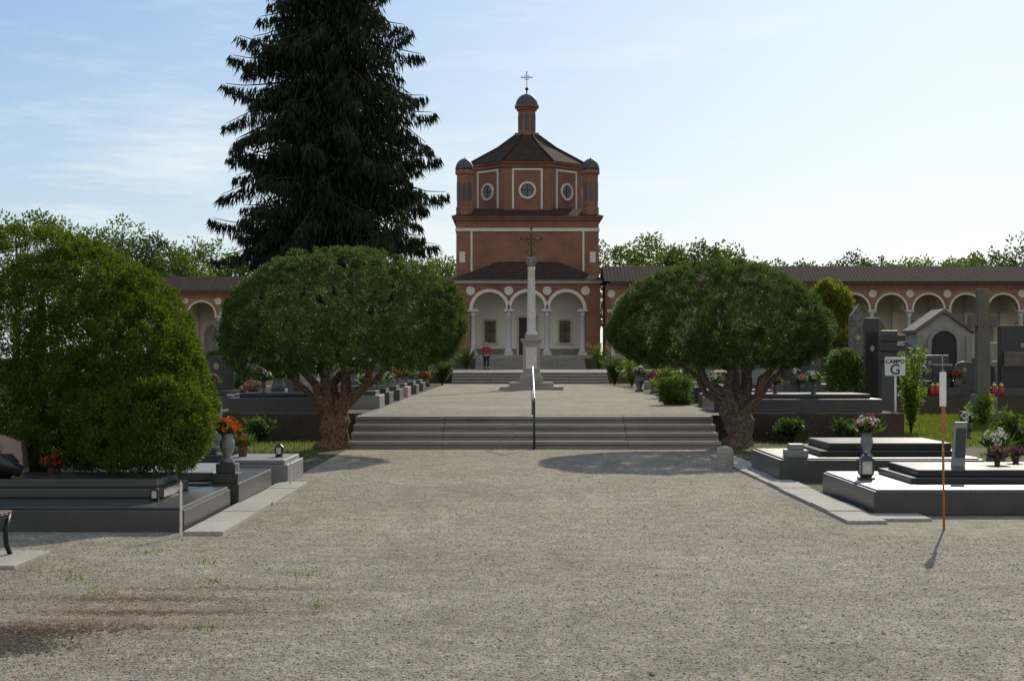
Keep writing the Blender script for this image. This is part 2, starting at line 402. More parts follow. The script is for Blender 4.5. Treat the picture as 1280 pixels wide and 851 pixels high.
steps('topmost flight of pale steps directly before the chapel portico', -2.3, 4.6, 94.6, .42, T2, .134, 5, 97.0)
def strip(name, label, x0, x1, y0, y1, h=.035):
    m = MB(); n = max(1, int(round((y1-y0)/1.0))); ys = np.linspace(y0, y1, n+1)
    for a, b in zip(ys[:-1], ys[1:]):
        j = random.uniform(-.012, .012); m.box(x0+j, x1+j, a+.006, b-.006, -.02, h+random.uniform(-.008, .008))
    return tag(m.build(name, M['concrete'], None, .006, (x0, y0, 0)), label, 'kerb')
strip('concrete_edging', 'low pale concrete edging along the dark left foreground tomb', -3.1, -2.72, 14.3, 20.2)
strip('concrete_edging', 'low pale concrete edging along the right foreground tombs', 3.38, 3.78, 15.3, 26)
m = MB(); m.box(3.4, 4.3, 15.55, 16.1, -.02, .03); tag(m.build('concrete_slab', M['concrete'], None, .006, (3.8, 15.8, 0)), 'flat concrete slab at the foot of the right foreground tomb', 'slab')

# pebbles of the gravel
N = 135000
d = 7.2*np.exp(rng.random(N)*math.log(28/7.2)); xx = rng.uniform(-1, 1, N)*(.36*d+.6)
keep = ~((d > 14.3) & ((xx < -2.7) | (xx > 3.35)))
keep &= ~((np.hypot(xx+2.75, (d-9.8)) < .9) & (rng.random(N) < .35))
d = d[keep]; xx = xx[keep]; N = len(d)
oc = np.array([(1, 0, 0), (0, 1, 0), (-1, 0, 0), (0, -1, 0), (0, 0, 1), (0, 0, -1)], float)
tri = np.array([(0, 1, 4), (1, 2, 4), (2, 3, 4), (3, 0, 4), (1, 0, 5), (2, 1, 5), (3, 2, 5), (0, 3, 5)])
sc = rng.lognormal(0, .34, (N, 1))*np.stack([rng.uniform(.0036, .0072, N), rng.uniform(.003, .006, N), rng.uniform(.0017, .0029, N)], 1)
vv = oc[None]*sc[:, None]+rng.normal(size=(N, 6, 3))*.0008
an = rng.uniform(0, 2*PI, N); ca, sa = np.cos(an)[:, None], np.sin(an)[:, None]
vx = vv[..., 0]*ca-vv[..., 1]*sa+xx[:, None]; vy = vv[..., 0]*sa+vv[..., 1]*ca+d[:, None]; vz = vv[..., 2]+sc[:, 2:3]*.5
V = np.stack([vx, vy, vz], 2)[:, tri].reshape(-1, 3)
o = link('gravel', raw_mesh('gravel', V, 3, N*8, np.repeat(rng.random(N), 8)), M['pebble'])
tag(o, 'loose grey and beige gravel stones covering the forecourt', 'gravel', kind='stuff')
def litter(name, label, spots, mat, L_, W_):
    P = np.concatenate([np.stack([rng.normal(cx, sx, n), rng.normal(cy, sy, n), rng.uniform(.003, .008, n)], 1) for cx, cy, sx, sy, n in spots])
    D = rng.normal(size=P.shape); D[:, 2] *= .04
    o = blades(name, P, D, L_, W_, mat, flat=np.tile(np.array([[0, 0, 1.]]), (len(P), 1))); return tag(o, label, 'litter', kind='stuff')
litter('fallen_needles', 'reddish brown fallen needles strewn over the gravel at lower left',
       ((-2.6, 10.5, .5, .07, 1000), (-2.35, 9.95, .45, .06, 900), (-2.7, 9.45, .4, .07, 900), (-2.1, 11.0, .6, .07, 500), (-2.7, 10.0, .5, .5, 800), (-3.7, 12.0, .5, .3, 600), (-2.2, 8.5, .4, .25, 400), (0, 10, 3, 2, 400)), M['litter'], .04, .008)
litter('shadow_flecks', 'dark flecks standing in for a shadow patch in the bottom left corner of the gravel',
       ((-3.1, 9.0, .22, .20, 2300), (-2.95, 8.7, .2, .12, 1000), (-2.9, 9.25, .3, .07, 700)), M['shadowfleck'], .035, .014)  # scattered dark blades imitate a soft shadow on the gravel
def grass(name, label, x0, x1, y0, y1, n, z=.006, h=.10, P=None):
    if P is None: P = np.stack([rng.uniform(x0, x1, n), rng.uniform(y0, y1, n), np.full(n, z)], 1)
    D = rng.normal(size=P.shape)*.35; D[:, 2] = 1
    o = blades(name, P, D, h, .018 if h > .05 else .009, M['grassb'], mid=.3); return tag(o, label, 'grass', kind='stuff')
grass('grass', 'bright sunlit grass around the field sign on the right', 7.6, 17, 28.5, 45.5, 45000)
grass('grass', 'thin grass strip left of the stone steps', -9, -3.4, 24, 30.9, 9000, h=.06)
grass('grass', 'thin grass in the bed before the right pine tree', 3.95, 7.6, 26, 30.9, 3000, h=.05)
wc = np.array([(-2.2, 11.2), (-2.9, 10.7), (-1.6, 11.6), (-3.3, 11.4), (-2.5, 12.3), (-1.3, 10.2), (-3.1, 12.9), (-1.9, 9.3)])
P = np.concatenate([np.stack([rng.normal(a, .07, 26), rng.normal(b, .09, 26), np.zeros(26)], 1) for a, b in wc])
grass('weeds', 'small weeds sprouting in the gravel at lower left', 0, 0, 0, 0, 0, h=.045, P=P)

# ------------------------------------------------------------------ chapel
cx = 1.08
def arch_wall(mb, x0, n, pitch, r, zs, zt, y0, y1, seg=14):
    for i in range(n):
        a = x0+pitch*i; c = a+pitch/2; b = a+pitch
        mb.box(a, c-r, y0, y1, zs, zt); mb.box(c+r, b, y0, y1, zs, zt)
        for k in range(seg):
            t0 = PI-PI*k/seg; t1 = PI-PI*(k+1)/seg
            p0 = (c+r*math.cos(t0), zs+r*math.sin(t0)); p1 = (c+r*math.cos(t1), zs+r*math.sin(t1))
            mb.hexa([(p0[0], y0, p0[1]), (p1[0], y0, p1[1]), (p1[0], y1, p1[1]), (p0[0], y1, p0[1]), (p0[0], y0, zt), (p1[0], y0, zt), (p1[0], y1, zt), (p0[0], y1, zt)])
def column_mesh(x, y, z0, z1, r):
    m = MB()
    m.box(x-r*1.5, x+r*1.5, y-r*1.5, y+r*1.5, z0, z0+.18)
    m.lathe(x, y, [(r*1.4, z0+.18), (r*1.4, z0+.26), (r*1.05, z0+.34), (r, z0+.5), (r*.88, z1-.45), (r*1.05, z1-.42), (r*.9, z1-.38), (r*1.35, z1-.16)], 14)
    m.box(x-r*1.7, x+r*1.7, y-r*1.7, y+r*1.7, z1-.16, z1)
    return m
ch = thing('chapel', 'red brick cemetery chapel with domed lantern and three arched portico', 'chapel', (cx, 103, T3))
fl0 = 2.0
yF, yB = 103., 106.
zs, zt, pr, pit = 5.1, 6.85, 1.17, 2.6
m = MB(); m.box(cx-5.0, cx+5.0, yF-.35, yB-.01, T3, fl0); m.build('portico_floor', M['step'], ch, .02)
m = MB(); arch_wall(m, cx-3.9, 3, pit, pr, zs, zt, yF, yF+.45)
m.box(cx-4.9, cx-3.9, yF, yF+.45, fl0, zt); m.box(cx+3.9, cx+4.9, yF, yF+.45, fl0, zt)
m.box(cx-4.9, cx-4.5, yF+.45, yB-.002, fl0, zt); m.box(cx+4.5, cx+4.9, yF+.45, yB-.002, fl0, zt)
m.build('portico_wall', M['brick'], ch)
for k, xo in enumerate((-3.72, -1.3, 1.3, 3.72)):
    column_mesh(cx+xo, yF+.2, fl0, zs, .2).build('column', M['column'], ch)
for k in (-1, 0, 1):
    m = MB(); m.ring(cx+k*pit, zs, pr-.02, pr+.2, yF-.05, yF+.03, 0, PI, 18); m.build('archivolt', M['trim'], ch)
for xo in (-3.9, -1.3, 1.3, 3.9):
    m = MB(); m.ring(cx+xo, 6.35, .2, .3, yF-.05, yF+.03, seg=18); m.disc(cx+xo, 6.35, .2, yF-.02, yF+.02, 18); m.build('roundel', M['trim'], ch)
m = MB(); m.box(cx-5.05, cx+5.05, yF-.14, yF+.3, zt, zt+.14); m.box(cx-5.15, cx+5.15, yF-.24, yF+.3, zt+.14, zt+.24); m.build('portico_cornice', M['archtrim'], ch, .01)
box('portico_ceiling', M['plaster'], ch, cx-4.88, cx+4.88, yF+.46, yB-.05, 6.62, 6.72)
box('rendered_wall', M['plaster'], ch, cx-4.49, cx+4.49, yB-.04, yB-.003, fl0, 6.6)
for s in (-1, 1): box('rendered_side_wall', M['plaster'], ch, min(cx+s*4.497, cx+s*4.47), max(cx+s*4.497, cx+s*4.47), yF+.46, yB-.05, fl0, 6.6)
box('skirting', M['oldstone'], ch, cx-4.46, cx+4.46, yB-.08, yB-.042, fl0, fl0+.45)
for k in (-1, 1):
    wf = MB(); xw = cx+k*pit
    for a in ((xw-.5, xw-.38, 2.85, 4.5), (xw+.38, xw+.5, 2.85, 4.5), (xw-.38, xw+.38, 4.38, 4.5), (xw-.6, xw+.6, 2.72, 2.85)): wf.box(a[0], a[1], yB-.12, yB-.045, a[2], a[3])
    wf = wf.build('window', M['trim'], ch)
    box('pane', M['shutter'], wf, xw-.38, xw+.38, yB-.07, yB-.05, 2.85, 4.38)
    g = MB(); g.box(xw-.03, xw+.03, yB-.09, yB-.072, 2.85, 4.38); g.box(xw-.38, xw+.38, yB-.088, yB-.073, 3.7, 3.75); g.build('glazing_bar', M['door'], wf)
dr = MB(); dr.box(cx-.75, cx-.6, yB-.14, yB-.045, fl0, 4.75); dr.box(cx+.6, cx+.75, yB-.14, yB-.045, fl0, 4.75); dr.box(cx-.6, cx+.6, yB-.14, yB-.045, 4.6, 4.75)
dr = dr.build('door', M['trim'], ch)
for s in (-1, 1): box('door_leaf', M['door'], dr, min(cx+s*.01, cx+s*.6), max(cx+s*.01, cx+s*.6), yB-.1, yB-.05, fl0, 4.6)
e0, rz = zt+.22, 8.5
m = MB()
a = [(cx-5.25, yF-.45, e0), (cx+5.25, yF-.45, e0), (cx+5.25, yB-.005, e0), (cx-5.25, yB-.005, e0), (cx-2.1, yB-.006, rz), (cx+2.1, yB-.006, rz)]
m.add(a, [(0, 1, 5, 4), (1, 2, 5), (0, 4, 3), (0, 3, 2, 1), (2, 3, 4, 5)]); m.build('portico_roof', M['tile'], ch)
hb = 4.97; yC = yB+hb
zb = 11.4
box('body_wall', M['brick'], ch, cx-hb, cx+hb, yB, yB+2*hb, T3, zb)
m = MB(); o_ = .06
m.box(cx-hb-o_, cx+hb+o_, yB-o_, yB+2*hb+o_, 10.62, 10.84); m.build('string_course', M['trim'], ch)
for s in (-1, 1):
    m = MB(); m.box(cx+s*3.9-.07, cx+s*3.9+.07, yB-.04, yB+.02, 7.6, 10.61); m.build('pilaster_strip', M['trim'], ch)
    m = MB(); m.box(cx+s*4.55-.2, cx+s*4.55+.2, yB-.03, yB+.02, 8.45, 9.2); m.build('stone_panel', M['trim'], ch)
m = MB(); m.box(cx-hb-.18, cx+hb+.18, yB-.18, yB+2*hb+.18, zb, zb+.16); m.box(cx-hb-.3, cx+hb+.3, yB-.3, yB+2*hb+.3, zb+.16, zb+.26); m.build('body_cornice', M['brick'], ch)
m = MB(); q = hb+.34
m.add([(cx-q, yC-q, zb+.265), (cx+q, yC-q, zb+.265), (cx+q, yC+q, zb+.265), (cx-q, yC+q, zb+.265), (cx-3.6, yC-3.6, 12.35), (cx+3.6, yC-3.6, 12.35), (cx+3.6, yC+3.6, 12.35), (cx-3.6, yC+3.6, 12.35)],
      [(0, 1, 5, 4), (1, 2, 6, 5), (2, 3, 7, 6), (3, 0, 4, 7), (4, 5, 6, 7), (0, 3, 2, 1)]); m.build('skirt_roof', M['tile'], ch)
ha = 3.94; rc = ha/math.cos(PI/8)
m = MB(); m.lathe(cx, yC, [(rc, zb+.3), (rc, 15.35)], 8, False, PI/8); m.build('drum', M['brick'], ch)
m = MB(); m.lathe(cx, yC, [(rc+.02, 15.2), (rc+.14, 15.25), (rc+.14, 15.42), (rc+.3, 15.5), (rc+.3, 15.62), (rc-.2, 15.63)], 8, False, PI/8); m.build('drum_cornice', M['brick'], ch)
for k in range(8):
    an = k*PI/4; yy = yC-ha
    m = MB()
    for (x0, x1, z0, z1) in ((-1.08, -.94, 12.3, 15.0), (.94, 1.08, 12.3, 15.0), (-1.08, 1.08, 15.0, 15.14)): m.box(cx+x0, cx+x1, yy-.05, yy+.05, z0, z1)
    m.rot((cx, yC), an); m.build('panel_frame', M['trim'], ch)
    m = MB(); m.ring(cx, 13.6, .48, .62, yy-.1, yy+.05, seg=20); m.rot((cx, yC), an); rw = m.build('round_window', M['trim'], ch)
    m = MB(); m.disc(cx, 13.6, .48, yy-.03, yy+.05, 20); m.rot((cx, yC), an); m.build('pane', M['greyglass'], rw)
    m = MB(); m.box(cx-.02, cx+.02, yy-.06, yy-.035, 13.14, 14.06); m.box(cx-.46, cx-.021, yy-.06, yy-.035, 13.58, 13.62); m.box(cx+.021, cx+.46, yy-.06, yy-.035, 13.58, 13.62); m.rot((cx, yC), an); m.build('glazing_bar', M['iron'], rw)
m = MB(); m.lathe(cx, yC, [(rc+.4, 15.64), (2.3, 16.95), (.95, 17.95)], 8, False, PI/8); m.build('drum_roof', M['tile'], ch)
m = MB()
for k in range(8):
    an = PI/8+k*PI/4; m.tube([(cx+(rc+.4)*math.cos(an), yC+(rc+.4)*math.sin(an), 15.68), (cx+2.3*math.cos(an), yC+2.3*math.sin(an), 16.99), (cx+.95*math.cos(an), yC+.95*math.sin(an), 17.98)], .07, 6)
m.build('roof_ridge', M['tile'], ch)
m = MB(); m.lathe(cx, yC, [(.95, 17.9), (.95, 18.15), (.68, 18.2), (.68, 19.8), (.8, 19.86), (.8, 19.98), (.95, 20.05), (.95, 20.18)], 8, False, PI/8); ln = m.build('lantern', M['brick'], ch)
for k in range(8):
    m = MB(); yy = yC-.68*math.cos(PI/8); m.extr([(-.15, 18.35), (.15, 18.35), (.15, 19.3), (.1, 19.45), (0, 19.52), (-.1, 19.45), (-.15, 19.3)], lambda u, w_, t: (cx+u, t, w_), yy-.015, yy+.03); m.rot((cx, yC), k*PI/4); m.build('lantern_window', M['glass'], ln)
m = MB(); m.lathe(cx, yC, [(.84, 20.18)]+[(.82*math.cos(a), 20.2+.85*math.sin(a)) for a in np.linspace(.05, 1.45, 9)]+[(.05, 21.12)], 16); m.build('dome', M['lead'], ch)
m = MB(); m.lathe(cx, yC, [(.04, 21.05), (.05, 21.3), (.13, 21.38), (.13, 21.46), (.03, 21.55), (.022, 21.7)], 10)
m.box(cx-.024, cx+.024, yC-.02, yC+.02, 21.65, 22.6); m.box(cx-.36, cx-.025, yC-.02, yC+.02, 22.24, 22.29); m.box(cx+.025, cx+.36, yC-.02, yC+.02, 22.24, 22.29)
m.ring(cx, 22.265, .16, .195, yC-.016, yC+.016, seg=16)
for xx_, zz_ in ((-.38, 22.265), (.38, 22.265), (0, 22.64)): m.disc(cx+xx_, zz_, .05, yC-.025, yC+.025, 10)
m.build('roof_cross', M['iron'], ch)
for sx in (-1, 1):
    for sy in (-1, 1):
        tx, ty = cx+sx*4.42, yC+sy*4.42
        m = MB(); m.lathe(tx, ty, [(.62, 11.6), (.62, 12.3), (.56, 12.35), (.56, 14.6), (.68, 14.68), (.68, 14.85), (.62, 14.95)], 8, False, PI/8); tu = m.build('turret', M['brick'], ch)
        m = MB(); m.lathe(tx, ty, [(.64*math.cos(a), 14.96+.8*math.sin(a)) for a in np.linspace(0, 1.5, 8)]+[(.03, 15.85)], 14); m.build('turret_dome', M['lead'], tu)
        for k in range(8):
            m = MB(); yy = ty-.56*math.cos(PI/8); m.extr([(-.11, 12.8), (.11, 12.8), (.11, 13.9), (0, 14.06), (-.11, 13.9)], lambda u, w_, t: (tx+u, t, w_), yy-.02, yy+.02); m.rot((tx, ty), k*PI/4); m.build('turret_niche', M['glass'], tu)

# ------------------------------------------------------------------ arcades
def arcade(label, x0, n, y, side):
    pitch = 2.48; r = 1.02; z0 = T3; zs, ze = 5.0, 6.75; x1 = x0+n*pitch
    R = thing('arcade', label, 'arcade', ((x0+x1)/2, y, z0))
    m = MB(); arch_wall(m, x0, n, pitch, r, zs, ze, y, y+.5); m.build('arch_wall', M['brickarch'], R)
    m = MB(); m.box(x0, x1, y-.03, y-.002, 6.3, 6.75); m.build('brick_frieze', M['brick'], R)
    m = MB(); m.box(x0-.1, x1+.1, y-.12, y+.4, ze, ze+.1); m.build('cornice', M['oldstone'], R)
    box('floor', M['step'], R, x0, x1, y-.3, y+4.3, z0, z0+.2)
    box('back_wall', M['cream'], R, x0, x1, y+4.0, y+4.6, z0, ze+.1)
    box('ceiling', M['cream'], R, x0, x1, y+.51, y+3.99, 6.2, 6.3)
    m = MB(); m.box(x0-.3, x0, y, y+4.6, z0, ze); m.build('end_wall', M['brick'], R)
    m = MB(); m.box(x1, x1+.3, y, y+4.6, z0, ze); m.build('end_wall', M['brick'], R)
    m = MB(); m.extr([(y-.6, ze+.1), (y+5.2, ze+.1), (y+2.6, 8.0), (y+2.0, 8.0)], lambda u, w_, t: (t, u, w_), x0-.5, x1+.5); m.build('roof', M['tile'], R)
    c0 = None
    for i in range(n+1):
        if c0 is None: c0 = column_mesh(x0, y+.25, z0+.2, zs, .16).build('column', M['column'], R)
        else:
            c = c0.copy(); COL.objects.link(c); c.location.x += i*pitch
    a0 = r0 = l0 = d0_ = None
    for i in range(n):
        c_ = x0+pitch*(i+.5)
        if a0 is None:
            m = MB(); m.ring(c_, zs, r-.02, r+.11, y-.06, y+.03, 0, PI, 16); a0 = m.build('archivolt', M['archtrim'], R)
            m = MB(); m.ring(x0, 6.05, .16, .26, y-.06, y+.03, seg=16); m.disc(x0, 6.05, .16, y-.02, y+.02, 16); r0 = m.build('roundel', M['archtrim'], R)
            m = MB(); m.extr([(c_-.6, z0+.4), (c_+.6, z0+.4), (c_+.6, 3.7), (c_+.4, 4.2), (c_, 4.4), (c_-.4, 4.2), (c_-.6, 3.7)], lambda u, w_, t: (u, t, w_), y+3.92, y+3.99); l0 = m.build('wall_memorial', M['oldstone'], R)
            m = MB(); m.box(x0-.2, x0+.2, y+.52, y+3.7, 5.0, 6.19); m.box(x0-.25, x0+.25, y+3.7, y+3.98, z0+.2, 4.999); d0_ = m.build('cross_rib', M['cream'], R)
        else:
            for q in (a0, r0, l0, d0_):
                c = q.copy(); COL.objects.link(c); c.location.x += i*pitch
    return R
arcade('long brick arcade wing with white arches stretching right of the chapel', 6.6, 14, 101.0, 1)
arcade('brick arcade wing left of the chapel half hidden behind the tall spruce', -27.0, 9, 114.0, -1)

# ------------------------------------------------------------------ monument
mx, my = .71, 56.
mo = thing('column_monument', 'tall pale stone column on a pedestal with ornate iron cross at centre of the path', 'monument', (mx, my, T1))
m = MB(); m.box(mx-1.15, mx+1.15, my-1.15, my+1.15, T1, T1+.13); m.box(mx-.8, mx+.8, my-.8, my+.8, T1+.13, T1+.27); m.build('base_steps', M['step'], mo, .015)
m = MB(); z = T1+.27; m.box(mx-.42, mx+.42, my-.42, my+.42, z, z+.22); m.taper(mx, my, z+.22, z+.34, .40, .40, .32, .32); m.box(mx-.31, mx+.31, my-.31, my+.31, z+.34, z+1.42)
m.taper(mx, my, z+1.42, z+1.52, .32, .32, .38, .38); m.box(mx-.39, mx+.39, my-.39, my+.39, z+1.52, z+1.6); m.box(mx-.24, mx+.24, my-.24, my+.24, z+1.6, z+1.72); pe = m.build('pedestal', M['oldstone'], mo, .012)
m = MB(); m.box(mx-.2, mx+.2, my-.33, my-.305, z+.5, z+1.28); m.build('inscription_panel', M['marble'], pe, .005)
z2 = z+1.72; z3 = Z(334, my)
m = MB(); m.lathe(mx, my, [(.22, z2), (.22, z2+.07), (.18, z2+.12), (.162, z2+.18), (.158, z2+.8), (.132, z3-.1), (.15, z3-.06), (.132, z3)], 20); m.build('shaft', M['marble'], mo)
m = MB(); m.lathe(mx, my, [(.128, z3), (.15, z3+.12), (.14, z3+.2), (.175, z3+.30)], 12); m.box(mx-.18, mx+.18, my-.18, my+.18, z3+.30, z3+.36)
for k in range(8):
    an = k*PI/4; m.tube([(mx+.13*math.cos(an), my+.13*math.sin(an), z3+.08), (mx+.18*math.cos(an), my+.18*math.sin(an), z3+.22), (mx+.2*math.cos(an), my+.2*math.sin(an), z3+.27)], [.035, .025, .035], 6)
m.build('capital', M['oldstone'], mo)
zc = z3+.36
m = MB(); m.tube([(mx, my, zc), (mx, my, zc+1.05)], .024, 8); m.tube([(mx-.36, my, zc+.68), (mx+.36, my, zc+.68)], .024, 8)
m.ring(mx, zc+.68, .16, .185, my-.015, my+.015, seg=20)
for k in range(8):
    an = PI/8+k*PI/4; m.tube([(mx+.05*math.cos(an), my, zc+.68+.05*math.sin(an)), (mx+.29*math.cos(an), my, zc+.68+.29*math.sin(an))], .010, 6)
for sx in (-1, 1):
    m.tube([(mx, my, zc+.05), (mx+sx*.15, my, zc+.12), (mx+sx*.18, my, zc+.24), (mx+sx*.1, my, zc+.3)], .015, 6)
for xo, zo in ((-.37, .68), (.37, .68), (0, 1.06)):
    for ax, az in ((-.035, 0), (.035, 0), (0, .035), (0, -.035)): m.disc(mx+xo+ax, zc+zo+az, .028, my-.018, my+.018, 10)
m.build('iron_cross', M['bronze'], mo)

# handrail
hr = thing('handrail', 'slim metal handrail standing in the middle of the lower stone steps', 'handrail', (.41, 28.1, 0))
m = MB(); m.tube([(.41, 28.1, 0), (.41, 28.1, .93)], .022, 10); m.build('post', M['darksteel'], hr)
m = MB(); m.tube([(.41, 30.3, T1), (.41, 30.3, T1+.93)], .022, 10); m.build('post', M['steel'], hr)
m = MB(); m.tube([(.41, 28.02, .9), (.41, 28.1, .95), (.41, 30.3, T1+.95), (.41, 30.38, T1+.9)], .019, 10); m.build('rail', M['steel'], hr)
m = MB(); m.tube([(.41, 28.12, .5), (.41, 30.28, T1+.5)], .012, 8); m.build('lower_rail', M['darksteel'], hr)

# ------------------------------------------------------------------ trees
def pine(label, bx, by, lobes, limbs, seed, bark):
    R = thing('umbrella_pine', label, 'tree', (bx, by, 0), 'rounded pines flanking the stone steps')
    rs = random.Random(seed)
    m = MB(); m.tube([(bx-.02, by, -.05), (bx+.01, by, .06), (bx+.05, by, .2), (bx+.02, by, .36), (bx+.05, by, .54), (bx+.06, by, .70)], [.38, .30, .25, .26, .26, .17], 18)
    m.v = [(x+rs.uniform(-.035, .035), y+rs.uniform(-.035, .035), z) for x, y, z in m.v]; m.build('trunk', bark, R)
    for (lx, ly, lz, lr) in limbs:
        ez = lz; lx *= .92
        pts = [(bx+.04+lx*.08, by+ly*.08, .34)]
        for t in (.17, .36, .57, .8): pts.append((bx+lx*t+rs.uniform(-.11, .11), by+ly*t+rs.uniform(-.10, .10), .46+(ez-.46)*t**.9+rs.uniform(-.07, .07)))
        pts.append((bx+lx, by+ly, ez))
        m = MB(); m.tube(pts, [lr*1.1, lr, lr*.85, lr*.68, lr*.48, .025], 10)
        m.v = [(x+rs.uniform(-.018, .018), y+rs.uniform(-.018, .018), z+rs.uniform(-.01, .01)) for x, y, z in m.v]; m.build('limb', bark, R)
    CC = []; OO = []
    for (ccx, cz, rx, ry, ru, rl, n) in lobes:
        dd = rdir(n*2); dd = dd[~((dd[:, 2] < -.35) & (np.hypot(dd[:, 0], dd[:, 1]) < .55))][:n]
        b = bumpy(dd, 150, .06, 100)
        u = np.where(rng.random(len(dd)) < .88, rng.uniform(.95, 1.01, len(dd)), rng.uniform(.55, .94, len(dd)))
        rzv = np.where(dd[:, 2] > 0, ru, rl)
        CC.append(np.stack([ccx+dd[:, 0]*rx*b*u, by+dd[:, 1]*ry*b*u, cz+dd[:, 2]*rzv*b*u], 1)); OO.append(unit(dd*np.array([1, 1, 1.3])))
    C = np.concatenate(CC); O = np.concatenate(OO)
    P, D = clumps(C, rng.uniform(.045, .10, len(C)), 70, O, .3, 1., .8, .15)
    blades('crown', P, D, .055, .0165, M['pine'], R, mid=.4)
    return R
k28 = 28.2
pine('rounded umbrella pine with reddish forked trunk left of the stone steps', X(415, 28), k28,
     [(X(427, 28), Z(408, 28), 2.20, 1.95, 1.42, .92, 1750), (X(350, 28), Z(430, 28), 1.1, 1.3, .8, .68, 420), (X(500, 28), Z(408, 28), 1.2, 1.3, .92, .64, 320)],
     [(-.8, .1, 1.65, .12), (-.25, -.3, 2.1, .11), (.42, .2, 2.1, .13), (1.0, -.2, 1.75, .12), (.15, .5, 2.2, .10), (-1.35, .3, 1.75, .07), (1.5, .3, 1.9, .07)], 1, M['bark'])
pine('rounded umbrella pine with leaning forked trunk right of the stone steps', X(922, 29), 29,
     [(X(900, 29), Z(416, 29), 2.06, 1.85, 1.33, .74, 1700), (X(955, 29), Z(422, 29), 1.24, 1.3, .88, .64, 370), (X(840, 29), Z(417, 29), 1.14, 1.3, .88, .62, 370)],
     [(-.95, .1, 1.7, .14), (-.45, -.3, 2.1, .11), (.35, .2, 2.1, .13), (.85, -.2, 1.7, .12), (-.1, .5, 2.3, .10), (-1.6, .3, 1.85, .07), (1.2, .3, 1.75, .07)], 2, M['bark2'])

# big clipped conifer
tx, ty = -5.5, 17.6
R = thing('clipped_conifer', 'broad dense golden green conifer bush at left edge over the dark tomb', 'tree', (tx, ty, 0))
m = MB(); m.tube([(tx, ty, 0), (tx, ty, .6), (tx+.05, ty, 2.4)], [.16, .12, .04], 10); m.build('trunk', M['barkdark'], R)
CC = []; OO = []
for (ex, ey, ez, rx, ry, rz, n) in ((-5.75, ty, 1.70, 1.85, 1.5, 1.47, 2500), (-4.98, ty-.1, 1.55, 1.34, 1.35, 1.36, 1300), (-4.50, ty-.5, 1.32, 1.04, 1.15, 1.06, 950), (-4.20, 17.0, 1.10, .86, .98, .84, 650), (-3.92, 16.3, .95, .68, .78, .53, 460)):
    dd = rdir(n); b = bumpy(dd, 170, .025, 130); u = np.where(rng.random(n) < .9, rng.uniform(.965, 1, n), rng.uniform(.5, .95, n))
    CC.append(np.stack([ex+dd[:, 0]*rx*b*u, ey+dd[:, 1]*ry*b*u, ez+dd[:, 2]*rz*b*u], 1)); OO.append(dd)
C = np.concatenate(CC); O = np.concatenate(OO); k = C[:, 2] > .48; C = C[k]; O = O[k]
P, D = clumps(C, rng.uniform(.045, .085, len(C)), 54, O, .35, .8, .7, .25)
blades('crown', P, D, .036, .017, M['thuja'], R, mid=.45)

# spruce
d0 = 62.; sx, sy, sz0 = X(415, d0), d0, T1
R = thing('spruce_tree', 'towering dark spruce with drooping branches left of the chapel', 'tree', (sx, sy, sz0))
m = MB(); m.tube([(sx, sy, sz0), (sx, sy, 2), (sx+.1, sy, 10), (sx, sy, 25)], [.5, .42, .30, .03], 12); m.build('trunk', M['barkdark'], R)
hz_ = np.array([2, 5.6, 8, 10.5, 13, 16.3, 19.5, 22.3, 25.]); hw = np.array([4.1, 4.5, 4.6, 4.65, 4.0, 2.9, 2.1, 1.1, .2])
PP = []; DD = []; bm_ = MB(); zz = 2.4
while zz < 24.6:
    ph = random.uniform(0, 6.28)
    for k in range(6):
        if random.random() < .06: continue
        an = ph+2*PI*k/6+random.uniform(-.7, .7); L = np.interp(zz, hz_, hw)*random.choice((.45, .65, .78, .86, .95, 1.0, 1.08)); z0 = zz+random.uniform(-.45, .45)
        if 8 < zz < 14: L *= 1+.15*max(0, -math.cos(an))
        o2 = np.array([math.cos(an), math.sin(an), 0]); s2 = np.array([-math.sin(an), math.cos(an), 0])
        a1 = random.uniform(-.05, .30); a2 = random.uniform(.35, .75); a3 = random.uniform(.10, .35)
        f = lambda t: a1*L*t-a2*L*t**2+a3*L*t**4
        n = int(84*L)+16; t = rng.uniform(.12, 1, n)**.85
        side = rng.normal(size=n)*.115*L*(1.12-t)*np.clip(t*3, 0, 1)
        hang = rng.random(n)**1.3*1.2*(1.12-t)
        p = np.array([sx, sy, z0])+o2*(L*t)[:, None]+s2*side[:, None]; p[:, 2] += f(t)-np.abs(side)*.3-hang
        PP.append(p)
        dvec = o2*rng.uniform(-.2, .55, (n, 1))+s2*rng.normal(size=(n, 1))*.3; dvec[:, 2] = -rng.uniform(.45, 1.6, n)
        DD.append(dvec)
        ts = np.linspace(0, .97, 7); bp_ = np.array([sx, sy, z0])+o2*(L*ts)[:, None]; bp_[:, 2] += f(ts)
        bm_.tube([tuple(q) for q in bp_], list(np.linspace(.07, .012, 7)), 5)
    zz += random.uniform(.24, .38)
n = 22000; zq = rng.uniform(1.5, 23.5, n); rq = np.interp(zq, hz_, hw)*.72*rng.random(n)**.5; aq = rng.uniform(0, 6.28, n)
PP.append(np.stack([sx+rq*np.cos(aq), sy+rq*np.sin(aq), zq], 1)); q = rng.normal(size=(n, 3))*.4; q[:, 2] = -1; DD.append(q)
bm_.build('branches', M['barkdark'], R)
blades('crown', np.concatenate(PP), np.concatenate(DD), .42, .066, M['spruce'], R, mid=.4)

